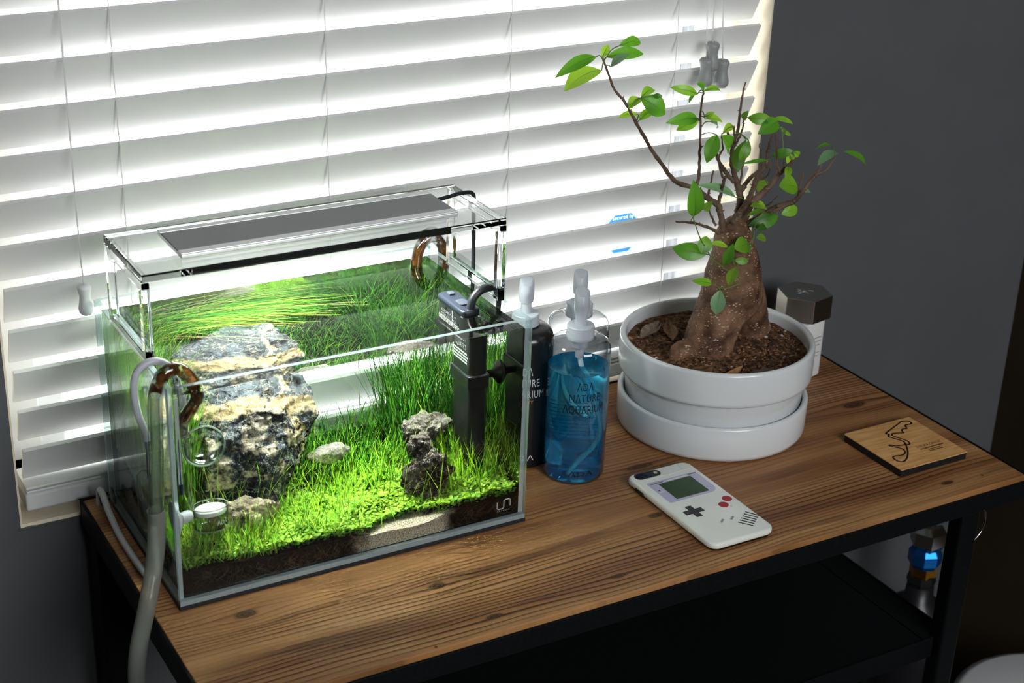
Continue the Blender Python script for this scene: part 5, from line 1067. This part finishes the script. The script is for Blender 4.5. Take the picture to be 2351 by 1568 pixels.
def implicit_mesh(name, lobes, step, blend):
    """one continuous skin round tapered capsules (smooth union on a grid, naive surface nets)"""
    segs = []
    for seg in lobes:
        S = spline(seg, 3)
        segs += [(np.array(p), np.array(q)) for p, q in zip(S, S[1:])]
    A = np.array([p for p, q in segs]); lo = A[:, :3].min(0) - 0.045; hi = A[:, :3].max(0) + 0.045
    n = np.ceil((hi - lo) / step).astype(int) + 1
    G = np.stack(np.meshgrid(*[lo[i] + step * np.arange(n[i]) for i in range(3)], indexing='ij'), -1)
    acc = np.zeros(G.shape[:3])
    for p, q in segs:
        m_ = max(p[3], q[3]) + 6 * blend
        i0_ = np.maximum(((np.minimum(p[:3], q[:3]) - m_ - lo) / step).astype(int), 0); i1_ = np.minimum(((np.maximum(p[:3], q[:3]) + m_ - lo) / step).astype(int) + 2, n)
        sl = tuple(slice(a_, b_) for a_, b_ in zip(i0_, i1_)); g_ = G[sl]
        d = q[:3] - p[:3]; t = np.clip(((g_ - p[:3]) @ d) / max(d @ d, 1e-12), 0, 1)
        r = p[3] + (q[3] - p[3]) * t
        acc[sl] += np.exp(np.clip(-(np.linalg.norm(g_ - p[:3] - t[..., None] * d, axis=-1) - r) / blend, -60, 60))
    F = -blend * np.log(acc + 1e-30)
    ins = F < 0
    c = np.zeros(tuple(n - 1), int)
    for i in (0, 1):
        for j in (0, 1):
            for k in (0, 1): c += ins[i:n[0] - 1 + i, j:n[1] - 1 + j, k:n[2] - 1 + k]
    cells = np.argwhere((c > 0) & (c < 8)); idx = -np.ones(tuple(n - 1), int); idx[tuple(cells.T)] = np.arange(len(cells))
    acc_p = np.zeros((len(cells), 3)); acc_n = np.zeros(len(cells))
    corners = [np.array((i, j, k)) for i in (0, 1) for j in (0, 1) for k in (0, 1)]
    for a_ in corners:
        for ax_ in range(3):
            if a_[ax_]: continue
            b_ = a_.copy(); b_[ax_] = 1
            fa_ = F[tuple((cells + a_).T)]; fb_ = F[tuple((cells + b_).T)]; ok = (fa_ < 0) != (fb_ < 0)
            t = np.where(ok, fa_ / np.where(ok, fa_ - fb_, 1), 0)
            acc_p += np.where(ok[:, None], a_ + t[:, None] * (b_ - a_), 0); acc_n += ok
    V = lo + step * (cells + acc_p / acc_n[:, None])
    faces = []
    for ax_ in range(3):
        e = np.zeros(3, int); e[ax_] = 1; u = np.roll(e, 1); w_ = np.roll(e, 2)
        sh = tuple(slice(0, n[i] - e[i]) for i in range(3)); sh2 = tuple(slice(e[i], n[i]) for i in range(3))
        cr = np.argwhere(ins[sh] != ins[sh2])
        for g_ in cr:
            if (g_[np.argmax(u)] == 0) or (g_[np.argmax(w_)] == 0): continue
            q = [idx[tuple(g_ - d_)] for d_ in (0 * e, u, u + w_, w_)]
            faces.append(tuple(q) if ins[tuple(g_)] else tuple(q[::-1]))
    me_ = bpy.data.meshes.new(name); me_.from_pydata(V.tolist(), [], [tuple(int(k) for k in f_) for f_ in faces])
    bm_ = bmesh.new(); bm_.from_mesh(me_); bmesh.ops.recalc_face_normals(bm_, faces=bm_.faces); bm_.to_mesh(me_); bm_.free(); me_.update()
    return me_
me2 = implicit_mesh('trunk', TRUNK, 0.0021, 0.0028)
nc = []
for v in me2.vertices:
    p = v.co; k = 0.0022 * noise.noise((p.x * 60, p.y * 60, p.z * 35)) + 0.0008 * noise.noise((p.x * 220, p.y * 220, p.z * 140))
    nc += list(p + v.normal * k)
me2.vertices.foreach_set('co', nc)
me2.materials.clear(); me2.materials.append(M_bark); me2.polygons.foreach_set('use_smooth', [True] * len(me2.polygons))
put('trunk', me2, fic)
BR_PTS = []
random.seed(2)
G_stem = mat('green_stem', (0.12, 0.22, 0.04), 0.5)
for col_, pts in BRANCHES:
    S = spline(pts, 6); q = []; rr = []
    for i, p in enumerate(S):
        w_ = 0.0003 if not col_ else 0.0001
        q.append((p[0] + random.gauss(0, w_), p[1] + random.gauss(0, w_), p[2] + random.gauss(0, w_ * .5)))
        rr.append(max(p[3] * 0.72 * random.uniform(0.9, 1.15), 0.0004)); BR_PTS.append(Vector(p[:3]))
    bmb = MB().tube(q, rr, 9); bmb.ball(q[-1], rr[-1])
    if not col_:
        for k in range(len(q) // 4):       # bud scars and short stubs
            i = random.randrange(1, len(q) - 1); c = Vector(q[i]); dd = Vector((random.gauss(0, 1), random.gauss(0, 1), random.gauss(0.4, 1))).normalized()
            L_ = rr[i] + random.uniform(0.0008, 0.0028); bmb.tube([c, c + dd * L_], [rr[i] * 0.55, 0.0003], 5)
    bmb.obj('branch' if not col_ else 'shoot', M_twig if not col_ else G_stem, fic, smooth=True)
L_mats = [leafy('leaf_deep_green', (0.05, 0.21, 0.028), (0.18, 0.50, 0.02), 0.55, 0.4, 0.04),
          leafy('leaf_mid_green', (0.10, 0.32, 0.03), (0.34, 0.68, 0.03), 0.55, 0.4, 0.04),
          leafy('leaf_light_green', (0.20, 0.46, 0.04), (0.50, 0.82, 0.05), 0.58, 0.4, 0.03),
          leafy('leaf_pale_glaucous', (0.22, 0.42, 0.22), (0.2, 0.4, 0.12), 0.35, 0.35, 0.08)]
CAMV = Vector((-0.52, -0.62, 0.58)).normalized()
for (P, Q, wd, rot, sh, arch) in LEAVES:
    P, Q = Vector(P), Vector(Q); ax = Q - P; Ln = ax.length; ax.normalize()
    n_ = CAMV - ax * CAMV.dot(ax); n_.normalize(); n_ = Matrix.Rotation(rot * 0.9, 3, ax) @ n_; sd = ax.cross(n_)
    vs = []; fs = []; K = 9; W_ = wd * 0.70 / max(math.cos(rot * 0.9), 0.6)
    for k in range(K + 1):
        t_ = k / K; wv = W_ * (math.sin(math.pi * t_ ** 1.08) ** 0.75) * (1 - 0.12 * t_) if 0 < k < K else W_ * 0.03
        c = P + ax * (Ln * t_) + n_ * (Ln * arch * (4 * t_ * (1 - t_)) - Ln * 0.10 * t_ * t_)
        cu_ = wv * 0.16
        vs += [c - sd * wv + n_ * cu_, c - sd * wv * 0.5 + n_ * cu_ * 0.45, c, c + sd * wv * 0.5 + n_ * cu_ * 0.45, c + sd * wv + n_ * cu_]
    for k in range(K):
        for j in range(4): a = 5 * k + j; fs.append((a, a + 1, a + 6, a + 5))
    lm = MB(); lm.mi = 0; lm.add(vs, fs)
    mid = [vs[5 * k + 2] - n_ * 0.00012 for k in range(K + 1)]
    lm.mi = 1; lm.tube(mid, [0.0004 * (1 - 0.8 * k / K) for k in range(K + 1)], 5)
    nb = min(BR_PTS, key=lambda b_: (b_ - P).length_squared)
    if 0.0008 < (nb - P).length < 0.03:
        h_ = (nb + P) / 2 + Vector((0, 0, 0.15 * (nb - P).length)); lm.tube(spline([nb, h_, P], 3), 0.00055, 6)
    ml = 3 if sh > 0.88 else (0 if sh < 0.30 else (1 if sh < 0.62 else 2))
    lm.obj('leaf', [L_mats[ml], G_stem], fic, smooth=True)

# dry leaves lying on the soil
def dry_leaf(x, y, ang, L_, W_, curl, color, label):
    m = noisy('dry_leaf_' + label.split()[0], tuple(c * 0.55 for c in color), color, 160, 0.7, bump=0.5)
    vs = []; fs = []; K = 10; d = Vector((math.cos(ang), math.sin(ang), 0)); s_ = Vector((-d.y, d.x, 0))
    for k in range(K + 1):
        t_ = k / K; w_ = W_ * math.sin(math.pi * min(max(t_, 0.03), 0.97)) ** 0.8
        for j in range(5):
            u = (j - 2) / 2; p = Vector((x, y, 0)) + d * (L_ * (t_ - .5)) + s_ * (w_ * u * (1 - 0.25 * curl))
            z = soil_h(p.x, p.y) + 0.0010 + 0.0062 * curl * (u * u) * (0.4 + t_) + 0.0012 * noise.noise((p.x * 200, p.y * 200, t_ * 3)) + 0.002 * t_ * curl
            vs.append((p.x, p.y, z))
    for k in range(K):
        for j in range(4): a = 5 * k + j; fs.append((a, a + 1, a + 6, a + 5))
    o = MB().add(vs, fs).obj('dry_leaf', m, smooth=True); return tag(o, label, 'leaf', 'dry leaves on the potting soil')
dry_leaf(0.6300, 0.0240, math.radians(15), 0.032, 0.0100, 1.0, (0.42, 0.21, 0.075), 'tan curled dry leaf at the front rim of the pot')
dry_leaf(0.6640, 0.0170, math.radians(-12), 0.034, 0.0095, 0.6, (0.16, 0.12, 0.09), 'grey-brown dry leaf on the soil right of the tan one')
dry_leaf(0.6000, 0.0500, math.radians(-40), 0.034, 0.0090, 1.1, (0.22, 0.11, 0.05), 'dark brown curled leaf beside the trunk foot')
dry_leaf(0.6330, 0.1480, math.radians(65), 0.036, 0.0120, 1.2, (0.30, 0.17, 0.09), 'broad brown dead leaf on the soil left of the trunk')
dry_leaf(0.6180, 0.1660, math.radians(20), 0.036, 0.0120, 0.8, (0.26, 0.19, 0.14), 'greyish dead leaf near the back rim of the pot')

# ------------------------------------------------------------------ perfume bottle
pf = thing('perfume_bottle', 'frosted bottle with hexagonal silver cap behind the plant pot', 'bottle', (0.841, 0.164, TZ))
FX, FY = 0.8410, 0.1640; R6 = 0.0335
hexa = [(FX + R6 * math.cos(math.radians(a)), FY + R6 * math.sin(math.radians(a))) for a in (-48.5, 11.5, 71.5, 131.5, 191.5, 251.5)]
M_sil = mat('brushed_silver', (0.58, 0.55, 0.50), 0.28, metal=1.0)
MB().prism(hexa, 0.0735, 0.1030).obj('cap', M_sil, pf, bevel=0.0007)
hb_ = [(FX + 0.0285 * math.cos(math.radians(a)), FY + 0.0285 * math.sin(math.radians(a))) for a in (-48.5, 11.5, 71.5, 131.5, 191.5, 251.5)]
MB().prism(hb_, TZ + 0.0003, 0.0733).obj('body', mat('frosted_white_glass', (0.78, 0.78, 0.77), 0.25, coat=0.4), pf, bevel=0.004, bseg=3, smooth=True, autosmooth=50)
lt = MB(); random.seed(9)
for k in range(16):
    a = random.uniform(0, 6.28); r = random.uniform(0.001, 0.012); x, y = FX + r * math.cos(a), FY + r * math.sin(a) * 0.5
    lt.tube([(x, y, 0.10305), (x + random.uniform(-.005, .005), y + random.uniform(-.004, .004), 0.10305)], 0.00022, 4)
lt.obj('engraving', mat('pale_engraving', (0.55, 0.52, 0.47), 0.5), pf)
lb = MB()
fa = Vector((hb_[0][0] - hb_[5][0], hb_[0][1] - hb_[5][1], 0)); fl = fa.length; fa.normalize(); fn = Vector((fa.y, -fa.x, 0)); c0 = Vector(((hb_[0][0] + hb_[5][0]) / 2, (hb_[0][1] + hb_[5][1]) / 2, 0)) + fn * 0.0003
for z, w_ in ((0.050, .018), (0.045, .018), (0.040, .014), (0.030, .016), (0.0255, .012)):
    p0 = c0 - fa * w_ / 2 + Vector((0, 0, z)); p1 = c0 + fa * w_ / 2 + Vector((0, 0, z)); lb.add([p0, p1, p1 + Vector((0, 0, .0012)), p0 + Vector((0, 0, .0012))], [(0, 1, 2, 3)])
lb.obj('label_lines', mat('grey_print', (0.3, 0.3, 0.31), 0.6), pf)

# ------------------------------------------------------------------ phone in a retro handheld-console case
ph = thing('phone', 'phone lying face down in a white case printed like a handheld game console', 'phone', (0.5335, -0.058, TZ))
PX0, PX1, PY0, PY1 = 0.4940, 0.5735, -0.1370, 0.0205; ZT = 0.0055
MB().prism(rrect(PX0 + 0.0022, PX1 - 0.0022, PY0 + 0.0008, PY1 - 0.0022, 0.010), TZ + 0.0003, TZ + 0.0050).obj('handset', mat('black_handset', (0.006, 0.006, 0.007), 0.2), ph, bevel=0.0012)
M_case = mat('glossy_offwhite_case', (0.86, 0.88, 0.83), 0.20, coat=0.3)
cs = MB().prism(rrect(PX0, PX1, PY0, PY1, 0.011, 8), TZ + 0.0020, ZT).obj('case', M_case, ph, bevel=0.0030, bseg=4, smooth=True, autosmooth=60)
def flat(name, poly, material, parent=ph, dz=0.00025, z=ZT): return MB().prism(poly, z - 0.0003, z + dz).obj(name, material, parent)
def pill(x0, x1, y0, y1): return rrect(x0, x1, y0, y1, min(x1 - x0, y1 - y0) / 2 - 1e-5, 8)
def rot_rect(cx, cyy, lx, ly, ang):
    c, s_ = math.cos(ang), math.sin(ang)
    return [(cx + a * lx / 2 * c - b * ly / 2 * s_, cyy + a * lx / 2 * s_ + b * ly / 2 * c) for a, b in ((-1, -1), (1, -1), (1, 1), (-1, 1))]
M_ink = mat('print_black', (0.012, 0.014, 0.016), 0.25); M_lil = mat('print_lilac_grey', srgb(190, 188, 214), 0.25); M_rule = mat('print_light_line', (0.70, 0.72, 0.70), 0.3)
cp_ = flat('camera_window', pill(0.5010, 0.5325, 0.0050, 0.0172), M_ink, dz=0.0004)
for lx, ly, r in ((0.5075, 0.0111, 0.0042), (0.5175, 0.0111, 0.0042)):
    MB().lathe((lx, ly, ZT), [(0, 0.0008), (r, 0.0008), (r, 0.0)], 20).obj('lens', mat('lens_glass', (0.006, 0.010, 0.03), 0.06), cp_)
MB().lathe((0.5268, 0.0111, ZT), [(0, 0.0007), (0.0021, 0.0007), (0.0021, 0.0)], 16).obj('flash', mat('flash_cream', (0.6, 0.55, 0.42), 0.3), cp_)
bz_ = [(0.5045, -0.0060), (0.5045, -0.0482), (0.5060, -0.0495), (0.5560, -0.0495)] + [(0.5560 + 0.0110 * math.sin(math.radians(a)), -0.0385 - 0.0110 * math.cos(math.radians(a))) for a in range(10, 91, 10)] + [(0.5670, -0.0075), (0.5655, -0.0055), (0.5058, -0.0050)]
bzo = flat('screen_bezel', bz_, M_lil)
flat('screen', [(0.5155, -0.0115), (0.5155, -0.0455), (0.5565, -0.0455), (0.5565, -0.0110)], mat('lcd_green', srgb(42, 74, 34), 0.22), bzo, 0.0005)
M_mag = mat('print_magenta', srgb(120, 70, 100), 0.3); M_nav = mat('print_navy', srgb(60, 60, 120), 0.3)
flat('stripe', [(0.5072, -0.0092), (0.5072, -0.0082), (0.5230, -0.0082), (0.5230, -0.0092)][::-1], M_mag, bzo, 0.0005)
flat('stripe', [(0.5560, -0.0080), (0.5560, -0.0070), (0.5655, -0.0070), (0.5655, -0.0080)][::-1], M_mag, bzo, 0.0005)
flat('caption', [(0.5245, -0.0092), (0.5245, -0.0080), (0.5545, -0.0072), (0.5545, -0.0084)][::-1], M_rule, bzo, 0.0005)
MB().lathe((0.5085, -0.0232, ZT), [(0, 0.0005), (0.0009, 0.0005), (0.0009, 0)], 12).obj('power_lamp', M_ink, bzo)
flat('caption', [(0.5062, -0.0272), (0.5062, -0.0262), (0.5125, -0.0262), (0.5125, -0.0272)][::-1], M_rule, bzo, 0.0005)
dx_, dy_ = 0.5165, -0.0738; a, b = 0.0112, 0.0037
dpad = flat('direction_pad', [(dx_ - b, dy_ - a), (dx_ + b, dy_ - a), (dx_ + b, dy_ - b), (dx_ + a, dy_ - b), (dx_ + a, dy_ + b), (dx_ + b, dy_ + b), (dx_ + b, dy_ + a), (dx_ - b, dy_ + a), (dx_ - b, dy_ + b), (dx_ - a, dy_ + b), (dx_ - a, dy_ - b), (dx_ - b, dy_ - b)], M_ink)
gv = MB()
for q in (-1, 1):
    for k in range(3):
        t_ = q * (0.0055 + 0.0017 * k)
        gv.prism(rot_rect(dx_ + t_, dy_, 0.0004, 0.0055, 0), ZT, ZT + 0.0004); gv.prism(rot_rect(dx_, dy_ + t_, 0.0055, 0.0004, 0), ZT, ZT + 0.0004)
gv.obj('ridges', mat('print_dark_grey', (0.06, 0.065, 0.07), 0.3), dpad)
M_red = mat('print_crimson', srgb(172, 8, 26), 0.4)
for bx, by in ((0.5630, -0.0675), (0.5524, -0.0761)):
    MB().lathe((bx, by, ZT), [(0, 0.0003), (0.0053, 0.0003), (0.0053, -0.0002)], 28).obj('button', M_red, ph)
for s2, x_, y_ in (('I', 0.5690, -0.0735), ('II', 0.5580, -0.0818)):
    tv, tf = text_geo(s2, 0.0034); MB().add([(x_ + p * .8 - q * .6, y_ + p * .6 + q * .8, ZT + 0.0003) for p, q in tv], tf).obj('lettering', M_nav, ph)
for k in range(6):
    t_ = k / 5; p0 = Vector((0.5637 + (0.5445 - 0.5637) * t_, -0.0978 + (-0.1116 + 0.0978) * t_)); p1 = Vector((0.5729 - 0.0012 + (0.5540 - 0.5729 + .0012) * t_, -0.1102 + (-0.1240 + 0.1102) * t_)); d = p1 - p0
    flat('speaker_slot', rot_rect((p0.x + p1.x) / 2, (p0.y + p1.y) / 2, d.length, 0.0014, math.atan2(d.y, d.x)), M_ink)
M_rub = mat('print_taupe', srgb(150, 140, 150), 0.35)
for sx_, sy_ in ((0.5312, -0.1025), (0.5440, -0.1022)):
    flat('menu_button', rot_rect(sx_, sy_, 0.0085, 0.0032, math.radians(38)), M_rule); flat('menu_button', rot_rect(sx_, sy_, 0.0070, 0.0020, math.radians(38)), M_rub, dz=0.0004)
flat('case_line', [(0.4985, 0.0015), (0.4985, 0.0020), (0.5690, 0.0036), (0.5690, 0.0031)][::-1], M_rule); flat('case_line', [(0.5580, 0.0034), (0.5580, 0.0185), (0.5585, 0.0185), (0.5585, 0.0034)][::-1], M_rule)
MB().box(PX0 - 0.0003, PX0 + 0.003, -0.0165, -0.0005, TZ + 0.0018, TZ + 0.0062).obj('side_switch', mat('black_rubber_switch', (0.008, 0.008, 0.008), 0.5), ph, bevel=0.0008)

# ------------------------------------------------------------------ engraved wooden coaster
co = thing('coaster', 'square wooden coaster engraved with a race track outline on a black edge', 'coaster', (0.820, -0.054, TZ))
MB().prism(rrect(0.7715, 0.8680, -0.1012, -0.0070, 0.002, 3), TZ + 0.0003, 0.0043).obj('base', noisy('charred_black_edge', (0.006, 0.006, 0.007), (0.016, 0.015, 0.015), 300, 0.6, spec=0.3), co, bevel=0.0005)
M_birch = noisy('birch_veneer', srgb(206, 152, 90), srgb(232, 182, 118), 25, 0.5, 4, stretch=(1, 9, 1), spec=0.3)
MB().prism(rrect(0.7712, 0.8683, -0.1015, -0.0067, 0.002, 3), 0.0044, 0.0056).obj('veneer', M_birch, co, bevel=0.0003)
M_burn = mat('burnt_engraving', srgb(48, 26, 16), 0.8)
S = spline([(x, y) for x, y in TRACK] + [TRACK[0]], 4); tk = MB(); wv = 0.0010
for (ax_, ay_), (bx, by) in zip(S, S[1:]):
    d = Vector((bx - ax_, by - ay_))
    if d.length > 1e-6: tk.prism(rot_rect((ax_ + bx) / 2, (ay_ + by) / 2, d.length + 0.0007, wv * 2, math.atan2(d.y, d.x)), 0.0056, 0.00572)
tk.obj('track_outline', M_burn, co)
tv, tf = text_geo('SUZUKA CIRCUIT', 0.0056, 0.83); lt = MB()
lt.add([(0.8412 + p, -0.0686 + q, 0.00575) for p, q in tv], tf); random.seed(4)
for y_, xa, xb, hh in ((-0.0742, 0.8235, 0.8575, 0.0026), (-0.0780, 0.8320, 0.8495, 0.0018), (-0.0812, 0.8310, 0.8500, 0.0018)):
    x_ = xa
    while x_ < xb:
        q = random.uniform(0.0006, 0.0014); lt.add([(x_, y_ - hh / 2, .00575), (x_ + q, y_ - hh / 2, .00575), (x_ + q, y_ + hh / 2, .00575), (x_, y_ + hh / 2, .00575)], [(0, 1, 2, 3)]); x_ += q + 0.0006
lt.obj('lettering', M_burn, co)

# ------------------------------------------------------------------ stand everything on the real floor level
for o in list(scene.objects):
    if o.parent is None and o.type in {'MESH', 'EMPTY'}: o.location.z += ZO
